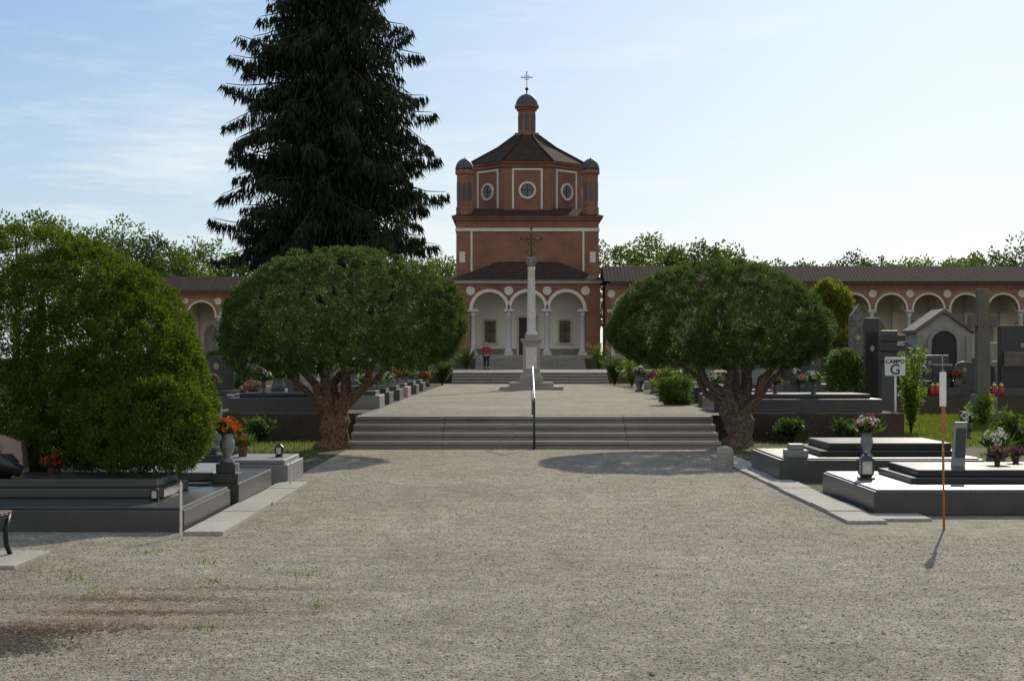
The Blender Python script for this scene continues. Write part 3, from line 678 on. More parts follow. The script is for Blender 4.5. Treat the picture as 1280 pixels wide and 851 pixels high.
# background deciduous trees
def decid(label, x, y, z0, h, wd, mat, group='trees behind the arcades', nc=105, leaf=.32):
    R = thing('background_tree', label, 'tree', (x, y, z0), group)
    m = MB(); m.tube([(x, y, z0), (x+.2, y, z0+h*.4), (x, y, z0+h*.85)], [.35, .25, .05], 8)
    for k in range(5):
        an = k*1.3; m.tube([(x+.15, y, z0+h*(.3+.08*k)), (x+wd*.25*math.cos(an), y+wd*.25*math.sin(an), z0+h*(.55+.06*k))], [.14, .04], 6)
    m.build('trunk', M['barkdark'], R)
    dd = rdir(nc); u = rng.uniform(.45, 1, nc)**.6; b = bumpy(dd, 14, .28, 8)
    C = np.stack([x+dd[:, 0]*wd*.5*u*b, y+dd[:, 1]*wd*.45*u*b, z0+h*.62+dd[:, 2]*h*.36*u*b], 1)
    P, D = clumps(C, rng.uniform(.55, 1.15, nc), 70, dd, .1, .6, .5, .6)
    blades('crown', P, D, leaf, leaf*.55, mat, R, mid=.5)
for i, (px, py, dd_, wd, mt, lab) in enumerate((
    (20, 268, 128, 11, 'tree', 'leafy tree on skyline at the far left edge of the photo'),
    (118, 284, 134, 10, 'tree', 'leafy tree on skyline just above the golden bush'),
    (165, 293, 126, 7, 'tree2', 'narrow dark tree on skyline between bush and left arcade roof'),
    (205, 313, 132, 8, 'tree', 'bright low tree on skyline above the left arcade roof end'),
    (245, 303, 138, 9, 'tree', 'sunlit tree on skyline just left of the tall spruce'),
    (300, 330, 140, 9, 'tree2', 'dark tree behind the tall spruce on its left side'),
    (545, 320, 140, 6, 'tree', 'sunlit tree between the tall spruce and the chapel'),
    (775, 305, 128, 9, 'tree', 'sunlit tree immediately right of the chapel body'),
    (822, 305, 134, 9, 'tree', 'second sunlit tree from the chapel over the right pine'),
    (868, 302, 130, 9, 'tree2', 'third tree from the chapel over the right pine'),
    (908, 316, 138, 8, 'tree', 'last tree of the clump above the right pine crown'),
    (975, 326, 150, 9, 'tree2', 'small dark treetop above the arcade roof right of the pine'),
    (1030, 325, 150, 9, 'tree', 'small treetop above the arcade roof over the clipped yew'),
    (1078, 319, 150, 8, 'tree2', 'pointed treetop above the arcade roof over the standing stones'),
    (1128, 327, 148, 10, 'tree', 'low treetop above the arcade roof over the field sign'),
    (1175, 325, 145, 12, 'tree', 'low wide treetop above the arcade roof over the small tomb chapel'),
    (1225, 320, 140, 11, 'tree', 'treetop above the arcade roof over the stone cross'),
    (1272, 312, 135, 11, 'tree2', 'tall treetop above the arcade roof at the right photo edge'))):
    zt_ = Z(py, dd_); z0 = T3 if dd_ < 149 else 0
    decid(lab, X(px, dd_), dd_, z0, (zt_-z0)*1.0, wd, M[mt])

def shrub(name, label, cat, x, y, z0, h, rx, mat, n=220, leaf=.14, per=60, group=None, cl=.16):
    R = thing(name, label, cat, (x, y, z0), group)
    m = MB(); m.tube([(x, y, z0), (x, y, z0+h*.6)], [max(.02, rx*.08), .01], 7); m.build('stem', M['barkdark'], R)
    dd = rdir(n); b = bumpy(dd, 25, .15, 15); u = rng.uniform(.7, 1, n)
    sq = np.sign(dd[:, 2])*np.abs(dd[:, 2])**.7
    C = np.stack([x+dd[:, 0]*rx*b*u, y+dd[:, 1]*rx*b*u, z0+h*.5+sq*h*.47*u*b], 1); C[:, 2] = np.maximum(C[:, 2], z0+leaf*.6)
    P, D = clumps(C, cl, per, dd, .3, .7, .6, .4); P[:, 2] = np.maximum(P[:, 2], z0+.02)
    blades('foliage', P, D, leaf, leaf*.4, mat, R)
    return R
shrub('clipped_yew', 'tall clipped golden yew column before the right arcade', 'tree', X(1037, 70), 70, T1, 4.75, 1.05, M['yew'], 420, .16, 60, None, .26)
def sapling(label, x, y, z0, h, rx, mat, n=26, cat='shrub'):
    R = thing('leafy_shrub', label, cat, (x, y, z0))
    m = MB(); C = []
    for k in range(n):
        an = random.uniform(0, 6.28); r = rx*random.uniform(.2, 1); hh = h*random.uniform(.45, 1)
        p = [(x, y, z0), (x+r*.35*math.cos(an), y+r*.35*math.sin(an), z0+hh*.5), (x+r*math.cos(an), y+r*math.sin(an), z0+hh)]
        m.tube(p, [.012, .009, .004], 5)
        for t in np.linspace(.3, 1, 9):
            C.append((x+r*t*t*math.cos(an), y+r*t*t*math.sin(an), z0+hh*t))
    m.build('stems', M['barkdark'], R); C = np.array(C)
    P, D = clumps(C, .07, 9, np.tile([[0, 0, .4]], (len(C), 1)), .2, 1, .3, .5)
    blades('leaves', P, D, .10, .045, mat, R)
    return R
sapling('bright yellow green leafy sapling beside the field sign', X(1146, 33), 33.5, .01, 1.9, .36, M['shrub'], 22)
sapling('spiky green plant at the right edge behind the white flowers', X(1268, 24), 24, .01, .9, .4, M['leaf'], 16)
sapling('bright green leafy bush on the terrace left of right pine crown', X(832, 44), 44, T1, .95, .5, M['shrub'], 26)
sapling('small sunlit bush growing at the foot of the stone cross', X(1235, 37), 37.5, .01, .8, .4, M['shrub'], 16)
sapling('yellowish bush beside the right end of the second steps', X(790, 62), 62, T1, 1.3, .7, M['shrub'], 26)
sapling('low green plant on the terrace between path tombs at right', X(856, 42), 42, T1, .7, .4, M['leaf'], 20)
sapling('low green plant on the terrace between path tombs at left', X(470, 43), 43, T1, .7, .4, M['leaf'], 20)
sapling('green plant beneath the left edge of the left pine crown', X(300, 38), 38, T1, .9, .4, M['leaf'], 20)
sapling('sunlit plant left of the tomb chapel', X(1120, 52), 52, T1, 1.3, .5, M['leaf'], 22)
sapling('weedy plant at the foot of the terrace wall left of left pine', X(325, 30.5), 30.4, .01, .45, .35, M['leaf'], 18)
sapling('weedy plant at the foot of the terrace wall right of right pine', X(985, 30.5), 30.4, .01, .4, .35, M['leaf'], 18)
sapling('second weedy plant along the terrace wall nearer the field sign', X(1060, 30.5), 30.5, .01, .4, .35, M['leaf'], 18)
sapling('leafy bush left of the second steps near the green bin', X(553, 66), 66, T1, 1.2, .7, M['leaf'], 30)
sapling('leafy bush right of the second steps', X(768, 66), 66, T1, 1.2, .7, M['leaf'], 30)
sapling('light green plant left of the topmost steps by the portico', X(583, 92), 92, T2, 1.3, .8, M['shrub'], 30)
sapling('light green plant right of the topmost steps by the portico', X(748, 92), 92, T2, 1.6, .8, M['shrub'], 30)

# ------------------------------------------------------------------ graves
def prof(style, w, h):
    if style == 'arch':
        return [(-w/2, 0), (w/2, 0), (w/2, h-.35*w)]+[(w/2*math.cos(a), h-.35*w+.35*w*math.sin(a)) for a in np.linspace(.2, PI-.2, 9)]+[(-w/2, h-.35*w)]
    if style == 'gable': return [(-w/2, 0), (w/2, 0), (w/2, h*.85), (0, h), (-w/2, h*.85)]
    if style == 'slant': return [(-w/2, 0), (w/2, 0), (w/2*.9, h*.8), (w/2*.2, h), (-w/2*.95, h*.88)]
    return [(-w/2, 0), (w/2, 0), (w/2, h), (-w/2, h)]
def headstone(R, cx_, cy_, z, style, w_, h_, th, mat, face='y', photo=True):
    m = MB(); pr_ = prof(style, w_, h_)
    if face == 'y': fn = lambda u, w, t: (cx_+u, cy_+t, z+w)
    else: fn = lambda u, w, t: (cx_+t, cy_+u, z+w)
    m.extr(pr_, fn, -th/2, th/2); hs = m.build('headstone', mat, R, .012)
    if photo:
        m = MB(); n = 14; s = -1 if face in ('y', 'x-') else 1
        m.extr([(.06*math.cos(2*PI*i/n), h_*.68+.08*math.sin(2*PI*i/n)) for i in range(n)], fn, s*th/2, s*(th/2+.012)); m.build('portrait_oval', M['oldstone'], hs)
    return hs
def grave(label, x0, x1, y0, y1, z, h, pm, smat, head=None, group='tombs in the cemetery', inset=.1, slab=.1):
    R = thing('tomb', label, 'tomb', ((x0+x1)/2, (y0+y1)/2, z), group)
    m = MB(); m.box(x0, x1, y0, y1, z-.02, z+h); m.build('plinth', pm, R, .012)
    m = MB(); m.box(x0+inset, x1-inset, y0+inset, y1-inset, z+h+.001, z+h+slab); m.build('slab', smat, R, .015)
    if head:
        face, style, w_, h_, hm = head
        if face == 'y': headstone(R, (x0+x1)/2, y1-.2, z+h+slab+.001, style, w_, h_, .14, hm, 'y')
        elif face == 'xl': headstone(R, x0+.25, (y0+y1)/2, z+h+slab+.001, style, w_, h_, .14, hm, 'x')
        elif face == 'xr': headstone(R, x1-.25, (y0+y1)/2, z+h+slab+.001, style, w_, h_, .14, hm, 'x-')
    return R
def flowers(label, x, y, z, cols, r=.18, n=22, pot='vase', ph=.25, bs=.045, name=None, cat='flowers', pm=None, group=None):
    R = thing(name or ('flower_vase' if pot == 'vase' else 'flower_pot'), label, cat, (x, y, z), group)
    m = MB()
    if pot == 'vase': m.lathe(x, y, [(ph*.24, z), (ph*.26, z+ph*.06), (ph*.12, z+ph*.18), (ph*.26, z+ph*.55), (ph*.24, z+ph*.75), (ph*.17, z+ph*.85), (ph*.24, z+ph)], 14)
    else: m.lathe(x, y, [(ph*.42, z), (ph*.56, z+ph*.85), (ph*.62, z+ph*.86), (ph*.62, z+ph), (ph*.5, z+ph)], 14)
    m.build('vase' if pot == 'vase' else 'pot', pm or M['terracotta'], R)
    zc_ = z+ph+r*.55; dd = rdir(n*3); dd = dd[dd[:, 2] > -.35][:n]
    C = np.array([x, y, zc_])+dd*np.array([r, r, r*.85])*rng.uniform(.65, 1.1, (len(dd), 1))
    groups = {}
    for i, c in enumerate(C): groups.setdefault(cols[i % len(cols)], []).append((Vector(c), Vector(dd[i])))
    for cn, items in groups.items():
        m = MB()
        for c, dv in items:
            q = dv.to_track_quat('Z', 'Y'); k = 10; s = bs*random.uniform(.65, 1.2)
            for rr, up, tw in ((1, .25, 0), (.6, .55, .3)):
                vs = [c]+[c+q @ Vector((s*rr*(1 if i % 2 else .72)*math.cos(2*PI*i/k+tw), s*rr*(1 if i % 2 else .72)*math.sin(2*PI*i/k+tw), s*up)) for i in range(k)]
                m.add(vs, [(0, i+1, (i+1) % k+1) for i in range(k)])
        m.build('blooms', PET[cn], R)
    P = np.array([x, y, z+ph*.95])+rng.normal(size=(140, 3))*np.array([r*.38, r*.38, .01]); P[:, 2] = np.abs(P[:, 2]-z-ph*.95)+z+ph*.95
    D = rdir(140); D[:, 2] = np.abs(D[:, 2])+.4
    blades('leaves', P, D, r*1.3, r*.15+.012, M['leaf'], R)
    return R
gd, gb, gg, gp, mw, os_, ro = (M[k] for k in ('gdark', 'gblack', 'ggrey', 'gpink', 'marble', 'oldstone', 'rough'))
A = grave('wide dark granite tomb in the left foreground under the golden bush', -7.0, -3.15, 14.6, 17.0, 0, .21, gd, gd, None, inset=.02, slab=.03)
m = MB(); m.box(-6.0, -3.55, 15.5, 16.7, .245, .34); m.box(-5.9, -3.65, 15.6, 16.6, .341, .43); m.build('upper_slab', gd, A, .012)
headstone(A, -5.55, 16.45, .43, 'slant', .6, .42, .2, gp)
m = MB(); m.lathe(-5.25, 15.75, [(.05, .43), (.12, .5), (.14, .6), (.07, .68)], 12); m.tube([(-5.5, 15.6, .45), (-5.3, 15.62, .62), (-5.05, 15.66, .5)], [.09, .11, .06], 8); m.build('carved_ornament', gb, A)
B = grave('dark granite tomb with corner pedestal behind the left foreground tomb', -5.0, -3.1, 17.25, 19.6, 0, .25, gd, gg, None, inset=.35, slab=.1)
m = MB(); m.box(-3.42, -3.12, 17.3, 17.6, .251, .36); m.box(-3.38, -3.16, 17.34, 17.56, .361, .47); m.build('pedestal', gd, B, .01)
grave('small grey granite tomb box left of the path near the left pine', -3.95, -2.98, 20.2, 21.7, 0, .26, gg, gg, None, inset=.05, slab=.06)
grave('low dark tomb between the small grey tomb box and left pine', -5.6, -4.2, 22, 24, 0, .28, gd, gd, ('y', 'rect', .7, .6, gg))
A2 = grave('large black and grey granite tomb in the right foreground', 3.86, 7.2, 16.2, 18.9, 0, .25, gd, gg, None, inset=.03, slab=.02)
m = MB(); m.box(4.45, 7.1, 16.95, 18.5, .2715, .34); m.box(4.55, 7.0, 17.05, 18.4, .341, .42); m.build('upper_slab', gb, A2, .012)
B2 = grave('dark stepped granite tomb behind the large right foreground tomb', 3.62, 6.4, 20.6, 23.0, 0, .3, gd, gd, None, inset=.05, slab=.02)
m = MB(); m.box(3.75, 4.05, 20.75, 21.05, .3215, .42); m.box(3.8, 4.0, 20.8, 21.0, .421, .5); m.build('corner_block', gg, B2, .01)
m = MB(); m.box(4.25, 6.2, 20.95, 22.7, .3215, .4); m.box(4.4, 6.1, 21.1, 22.6, .401, .5); m.build('upper_slab', gb, B2, .012)
grave('big dark granite tomb on the terrace edge behind the left pine trunk', -5.9, -3.7, 31.6, 33.4, T1, .3, gd, gb, None, inset=.2)
L = [(-4.75, -2.95, 33.9, 35.2, .3, gg, gd, ('xl', 'arch', .7, .8, gg), 'grey tomb with arched headstone first beside the path left of top step', 'white'),
     (-4.8, -3.0, 37.2, 38.5, .3, gd, gb, ('xl', 'rect', .8, .7, gb), 'black slab tomb second beside the path on the left', 'pink'),
     (-4.8, -3.0, 40.6, 42, .3, gd, gd, ('xl', 'gable', .7, .9, os_), 'dark tomb with pale gabled headstone third beside the left path', 'white'),
     (-4.9, -3.05, 44.5, 45.9, .3, gp, gd, ('xl', 'slant', .8, .8, gp), 'pinkish granite tomb fourth beside the path on the left', 'red'),
     (-4.9, -3.05, 48.5, 50, .3, gd, gd, ('xl', 'rect', .8, 1.0, gg), 'dark tomb with tall square headstone fifth beside left path', 'yellow'),
     (-5.0, -3.1, 53, 54.5, .3, gd, gd, ('xl', 'arch', .8, .8, gd), 'dark tomb with arched headstone near the column monument on the left', 'white'),
     (-7.6, -6.3, 34, 36, .3, gd, gb, ('y', 'arch', .8, .8, gb), 'black tomb with arched headstone left of left pine trunk', 'pink'),
     (-9.4, -8.2, 35.5, 37.5, .3, gg, gd, ('y', 'rect', .8, .75, os_), 'grey tomb with pale square headstone far left below the pine', 'white'),
     (-7.4, -6.2, 40, 42, .3, gp, gp, ('y', 'gable', .7, .9, gp), 'pinkish tomb with gabled headstone beneath left edge of the pine', 'red'),
     (-10.2, -9.0, 42, 44, .3, gg, gg, ('y', 'rect', .7, 1.1, mw), 'pale marble headstone tomb seen between golden bush and left pine', 'pink')]
for x0, x1, y0, y1, h, a, b, hd, lab, fc in L:
    grave(lab, x0, x1, y0, y1, T1, h, a, b, hd)
    fx, fy = (x1-.35, (y0+y1)/2) if hd[0] == 'xl' else ((x0+x1)/2+.2, y0+.4)
    flowers(('%s flowers on the ' % fc+lab).replace(' first beside the path left of top step', ' nearest the top step'), fx, fy, T1+h+.1005, [fc], .14, 30, 'vase', .18, .038, pm=gd)
grave('broad dark granite tomb on the terrace edge behind right pine trunk', 4.2, 7.7, 31.6, 33.6, T1, .28, gd, gb, None, inset=.2)
Rr = [(4.45, 6.1, 35, 36.3, .3, gd, gd, ('xr', 'arch', .7, .75, gg), 'dark tomb with grey arched headstone first beside path on right', 'white'),
      (4.5, 6.2, 38.5, 39.9, .3, gb, gb, ('xr', 'rect', .8, .7, gb), 'black tomb second beside the path on the right', 'pink'),
      (4.6, 6.3, 46.5, 48, .3, gd, gd, ('xr', 'slant', .8, .9, gg), 'dark tomb with slanted grey headstone beside the path on the right', 'red'),
      (4.8, 6.5, 51, 52.4, .3, gg, gd, ('xr', 'gable', .7, .9, mw), 'grey tomb with pale headstone beside path right of monument', 'white'),
      (5.0, 6.7, 56, 57.5, .3, gg, gb, ('xr', 'rect', .8, .9, gd), 'grey and black tomb beside the path nearest the second steps', 'yellow'),
      (8.4, 9.7, 47, 49, .35, gd, gd, ('y', 'rect', 1.0, 1.2, gb), 'dark tomb with broad black headstone behind the standing stones', 'white'),
      (10.6, 11.9, 48, 50, .35, gd, gd, ('y', 'arch', 1.0, 1.1, gg), 'dark tomb with rounded headstone left of the small tomb chapel', 'pink'),
      (12.6, 14.2, 47, 49, .35, gd, gb, ('y', 'rect', 1.2, .8, gd), 'low dark tomb in front of the small tomb chapel', 'white'),
      (13.4, 14.8, 53, 55, .35, gb, gb, ('y', 'slant', 1.0, 1.3, gd), 'black tomb with slanted headstone at left of tomb chapel door', 'red'),
      (10.3, 11.8, 56, 58, .35, gp, gp, ('y', 'rect', 1.0, 1.5, gp), 'pinkish tomb with tall headstone beneath the clipped yew', 'white')]
for x0, x1, y0, y1, h, a, b, hd, lab, fc in Rr:
    grave(lab, x0, x1, y0, y1, T1, h, a, b, hd)
    fx, fy = (x0+.35, (y0+y1)/2) if hd[0] == 'xr' else ((x0+x1)/2-.2, y0+.4)
    flowers('%s flowers on the ' % fc+lab, fx, fy, T1+h+.1005, [fc], .14, 30, 'vase', .18, .038, pm=gd)
def stele(name, label, x, y, z, w_, h_, th, style, mat, base=gd, group=None):
    R = thing(name, label, 'gravestone', (x, y, z), group)
    m = MB(); m.box(x-w_*.7, x+w_*.7, y-.4, y+.4, z-.02, z+.25); m.build('base', base, R, .015)
    headstone(R, x, y, z+.251, style, w_, h_, th, mat, 'y', True); return R
ordn = ('first', 'second', 'third', 'fourth', 'fifth', 'sixth', 'seventh', 'eighth')
SM = (('row behind the left pine', 47, (285, 319, 353, 387, 421, 455), (('rect', gb, .9, 'black square-topped'), ('arch', gg, .8, 'grey round-topped'), ('slant', gd, 1.0, 'dark slanted'), ('gable', os_, .9, 'pale gabled'), ('rect', gp, .75, 'pinkish square-topped'), ('arch', gb, 1.05, 'black round-topped'))),
      ('second row behind left pine', 57, (268, 300, 335, 368, 400, 500), (('arch', gd, 1.2, 'dark round-topped'), ('rect', gd, 1.3, 'dark square-topped'), ('arch', gg, 1.1, 'grey round-topped'), ('rect', gb, 1.4, 'black square-topped'), ('slant', gg, 1.2, 'grey slanted'), ('rect', gd, 1.0, 'dark square-topped'))),
      ('row behind the right pine', 51, (838, 866, 950, 985, 1015, 1045, 1140), (('arch', gd, .9, 'dark round-topped'), ('rect', gb, 1.1, 'black square-topped'), ('gable', gg, .9, 'grey gabled'), ('slant', gp, .9, 'pinkish slanted'), ('rect', gd, 1.1, 'dark square-topped'), ('arch', gg, 1.2, 'grey round-topped'), ('slant', gd, .9, 'dark slanted'))),
      ('far row right of the right pine trunk', 60, (940, 965, 995, 1020), (('rect', gb, 1.4, 'black square-topped'), ('arch', gd, 1.3, 'dark round-topped'), ('rect', gg, 1.5, 'grey square-topped'), ('slant', gb, 1.5, 'black slanted'))),
      ('far row around the tomb chapel', 56, (1078, 1100, 1122, 1240, 1262, 1285), (('rect', gd, 1.4, 'dark square-topped'), ('slant', gg, 1.2, 'grey slanted'), ('arch', gb, 1.3, 'black round-topped'), ('rect', gg, 1.5, 'grey square-topped'), ('gable', gd, 1.3, 'dark gabled'), ('rect', gb, 1.6, 'black square-topped'))),
      ('near row right of the field sign', 47, (1178, 1205, 1232, 1252), (('rect', gb, .7, 'black square-topped'), ('arch', gd, .8, 'dark round-topped'), ('slant', gd, .75, 'dark slanted'), ('rect', gg, .8, 'grey square-topped'))))
for row, d_, pxs, its in SM:
    for i, (px0, (st_, mt_, hh_, wd_)) in enumerate(zip(pxs, its)):
        dy = d_+i*.5; stele('headstone_grave', wd_+' headstone, %s from left in the ' % ordn[i]+row, X(px0, dy), dy, T1, .62, hh_, .13, st_, mt_, gd, 'small headstones on the terrace')
stele('standing_stone', 'tall rough grey standing stone right of the right pine', X(1071, 42), 42, .006, .42, 2.95, .3, 'slant', ro)
stele('standing_stone', 'dark upright stone just right of the rough standing stone', X(1089, 40), 40, .006, .36, 2.5, .22, 'rect', gb)
st = stele('standing_stone', 'wide black gravestone with stepped bars left of the field sign top', X(1110, 39), 39, .006, .42, 2.15, .3, 'rect', gd)
for k in range(3):
    m = MB(); xx_ = X(1112, 39); m.box(xx_-.34, xx_+.34, 38.74, 38.83, 1.62+k*.26, 1.78+k*.26); m.build('stone_bar', gb, st, .01)
st = stele('standing_stone', 'tall dark layered gravestone at the right photo edge', X(1270, 47), 46.6, T1, 1.3, 1.9, .35, 'rect', gb)
m = MB(); xx_ = X(1270, 47); m.box(xx_-.58, xx_+.58, 46.3, 46.42, T1+.9, T1+1.35); m.build('stone_bar', M['crossstone'], st, .01)
kx, ky = X(1228, 40), 40
R = thing('stone_cross', 'tall dark weathered stone cross on the right of the field sign', 'cross', (kx, ky, .006))
m = MB(); m.box(kx-.5, kx+.5, ky-.45, ky+.45, -.01, .3); m.taper(kx, ky, .301, .75, .34, .32, .24, .24); m.build('base', ro, R, .02)
m = MB(); m.taper(kx, ky, .751, 3.52, .18, .14, .15, .12); m.build('shaft', M['crossstone'], R, .02)
for s in (-1, 1):
    m = MB(); m.box(min(kx+s*.156, kx+s*.37), max(kx+s*.156, kx+s*.37), ky-.11, ky+.11, 2.52, 2.85); m.build('arm', M['crossstone'], R, .02)
x0, x1, y0 = X(1143, 60), X(1216, 60), 60.; xc = (x0+x1)/2
R = thing('tomb_chapel', 'small grey stone tomb chapel with gable and dark arched door', 'tomb', (xc, y0, T1))
m = MB(); m.extr([(x0+.08, T1-.02), (x1-.08, T1-.02), (x1-.08, 2.75), (xc, 3.5), (x0+.08, 2.75)], lambda u, w_, t: (u, t, w_), y0, y0+1.7); m.build('wall', os_, R)
m = MB()
for s in (-1, 1):
    a = (xc, 3.52); b = (xc+s*(xc-x0+.04), 2.70)
    m.extr([(a[0], a[1]), (b[0], b[1]), (b[0], b[1]+.13), (a[0], a[1]+.16)], lambda u, w_, t: (u, t, w_), y0-.12, y0+1.75)
m.build('roof', M['crossstone'], R)
m = MB(); m.ring(xc, 2.3, .5, .66, y0-.1, y0+.02, 0, PI, 16); m.box(xc-.66, xc-.5, y0-.1, y0+.02, T1, 2.3); m.box(xc+.5, xc+.66, y0-.1, y0+.02, T1, 2.3); m.build('door_surround', gg, R)
m = MB(); m.extr([(xc-.5, T1+.02), (xc+.5, T1+.02), (xc+.5, 2.3)]+[(xc+.5*math.cos(a), 2.3+.5*math.sin(a)) for a in np.linspace(.1, PI-.1, 10)]+[(xc-.5, 2.3)], lambda u, w_, t: (u, t, w_), y0-.03, y0+.02); m.build('door', M['iron'], R)
for s in (-1, 1): box('corner_pier', M['ggrey'], R, xc+s*.97-.11, xc+s*.97+.11, y0-.12, y0+.02, T1, 2.62)

# ------------------------------------------------------------------ flowers and small things
flowers('orange flowers in a grey vase on the left corner pedestal', -3.27, 17.45, .471, ['orange'], .13, 40, 'vase', .34, .045, pm=gg)
flowers('green plant with small red blooms in a terracotta pot on the small grey tomb box', -3.72, 21, .321, ['red'], .14, 26, 'pot', .13, .026)
flowers('red flowers on the left foreground tomb at photo edge', -4.95, 16.35, .431, ['red'], .1, 30, 'pot', .06, .032)
flowers('pink and white bouquet in a vase on the right stepped tomb', X(1073, 21.3), 20.8, .3215, ['pink', 'white'], .17, 56, 'vase', .34, .04, pm=gg)
flowers('pink flowers low on the black slab at the right edge', X(1250, 17.8), 17.9, .421, ['pink', 'magenta'], .11, 40, 'pot', .07, .03)
flowers('white flowers in a dark pot beside the black slab on the right', X(1233, 20), 19.6, .006, ['white'], .17, 46, 'vase', .52, .04, pm=gb)
flowers('small white bouquet left of the leaning photo plaque', X(1190, 23), 22.2, .501, ['white'], .1, 30, 'vase', .25, .034, pm=gb)
flowers('magenta flowers at the right edge on the far side of the black slab', X(1268, 18.3), 18.25, .421, ['magenta'], .09, 24, 'pot', .08, .03)
flowers('white lilies on the broad dark tomb right of right pine trunk', X(1010, 33), 32.4, T1+.3805, ['white'], .17, 36, 'vase', .24, .04, pm=gd)
flowers('pink flowers on the broad dark tomb just right of right pine trunk', X(965, 33), 32.6, T1+.3805, ['pink'], .14, 30, 'vase', .2, .036, pm=gd)
flowers('white flowers on the big dark tomb left of left pine trunk', X(335, 33), 32.4, T1+.4005, ['white'], .17, 36, 'vase', .24, .04, pm=gd)
FL = [(345, 464, 36, ['pink', 'white'], 'pink and white flowers under the middle of the left pine crown', .25),
      (312, 484, 35, ['pink'], 'pink flowers left of the left pine trunk on the terrace', .2),
      (485, 460, 46, ['white'], 'white flowers in a tall vase right of the left pine', .27),
      (440, 460, 44, ['white', 'pink'], 'pale pink flowers behind the right limbs of the left pine', .25),
      (290, 476, 40, ['red'], 'red flowers at the outer left of the pine on the terrace', .18),
      (505, 466, 52, ['yellow'], 'yellowish flowers by the path near the green bin', .22),
      (458, 474, 39.5, ['pink'], 'pink flowers low beside the path left of the top step', .18),
      (530, 470, 57, ['red'], 'red flowers by the path in front of the green bin', .2),
      (800, 464, 52, ['white', 'pink'], 'white flowers by the path right of the column monument', .22),
      (880, 462, 47, ['red', 'white'], 'red and white flowers behind the right pine trunk', .22),
      (818, 470, 49, ['magenta'], 'magenta flowers low by the path right of the monument', .18),
      (1005, 474, 46.6, ['pink'], 'pink flowers in the shade right of the right pine trunk', .18),
      (965, 466, 49.5, ['white'], 'white flowers in the shade between right pine limbs and dark slab', .2),
      (1152, 464, 46.6, ['white', 'pink'], 'pale flowers behind the sapling by the field sign', .24),
      (1098, 464, 46.4, ['white'], 'white flowers behind the field sign post', .22),
      (1200, 468, 46.5, ['red'], 'red flowers in front of the tomb chapel door', .17)]
for px, py, d_, cols, lab, r in FL:
    flowers(lab, X(px, d_), d_+.3, T1+.005, cols, r, 50, 'vase', max(.25, Z(py, d_)-T1-r*.6), .055, pm=gd)
lamp0 = None
for i, (px, d_) in enumerate(((1243, 46.2), (1252, 46.25), (1290, 46.2), (1166, 46.5), (1172, 46.45), (968, 46.3))):
    lab = 'small red votive candle lamp at the foot of the layered gravestone' if i < 3 else ('red votive candle lamp before the tomb chapel' if i < 5 else 'red votive candle lamp in the shade right of right pine')
    x_ = X(px, d_)
    if lamp0 is None:
        lamp0 = thing('votive_lamp', lab, 'candle', (x_, d_, T1+.005), 'red votive lamps')
        m = MB(); m.lathe(x_, d_, [(.07, T1+.01), (.08, T1+.04), (.085, T1+.1), (.085, T1+.26), (.07, T1+.29)], 12); m.build('glass', M['redglass'], lamp0)
        m = MB(); m.lathe(x_, d_, [(.08, T1+.291), (.085, T1+.32), (.04, T1+.38), (.02, T1+.41)], 12); m.build('cap', M['gold'], lamp0)
    else: dup(lamp0, (x_, d_, T1+.005), 0, lab)
def lantern(label, x, y, z, h, mat):
    R = thing('grave_lantern', label, 'lantern', (x, y, z), 'grave lanterns'); a = h*.24
    m = MB(); m.box(x-a*1.15, x+a*1.15, y-a*1.15, y+a*1.15, z, z+h*.08); m.taper(x, y, z+h*.08, z+h*.2, a*.7, a*.7, a, a); m.build('base', mat, R, .004)
    for sx_ in (-1, 1):
        for sy_ in (-1, 1):
            m = MB(); m.box(x+sx_*a*.9-.008, x+sx_*a*.9+.008, y+sy_*a*.9-.008, y+sy_*a*.9+.008, z+h*.2, z+h*.68); m.build('corner_post', mat, R)
    m = MB(); m.box(x-a*.8, x+a*.8, y-a*.8, y+a*.8, z+h*.201, z+h*.679); m.build('glass', M['marble'], R)
    m = MB(); m.taper(x, y, z+h*.681, z+h*.88, a*1.25, a*1.25, a*.35, a*.35); m.lathe(x, y, [(a*.3, z+h*.881), (a*.35, z+h*.94), (a*.1, z+h)], 10); m.build('roof', mat, R, .004)
lantern('metal grave lantern with pale glass on the right foreground tomb', X(1075, 17.9), 17.6, .271, .32, M['darksteel'])
lantern('small dark grave lantern at the edge of the left foreground tomb', X(205, 15.6), 15.2, .241, .16, M['iron'])
lantern('dark grave lantern on the small grey tomb box by the left path', -3.2, 20.9, .321, .2, M['iron'])
px_, py_ = X(1200, 17.6), 17.6
R = thing('photo_plaque', 'leaning dark photo plaque standing on the black slab at right', 'plaque', (px_, py_, .421))
m = MB(); m.add([(px_-.11, py_-.03, .421), (px_+.05, py_-.03, .421), (px_+.05, py_, .421), (px_-.11, py_, .421), (px_-.03, py_+.1, .93), (px_+.12, py_+.1, .93), (px_+.12, py_+.13, .93), (px_-.03, py_+.13, .93)],
               [(0, 3, 2, 1), (4, 5, 6, 7), (0, 1, 5, 4), (1, 2, 6, 5), (2, 3, 7, 6), (3, 0, 4, 7)]); m.build('panel', M['ggrey'], R, .005)
m = MB(); m.tube([(px_+.05, py_+.1, .85), (px_+.02, py_+.26, .423)], .012, 6); m.build('prop', M['darksteel'], R)
m = MB(); m.add([(px_-.06, py_-.012, .52), (px_+.05, py_-.012, .52), (px_+.1, py_+.076, .86), (px_-.02, py_+.076, .86)], [(0, 1, 2, 3)]); m.build('photograph', M['gblack'], R)
bx, by = X(1180, 14.8), 14.8
R = thing('marker_post', 'rusty orange marker pole with narrow white plate in right foreground', 'post', (bx, by, 0))
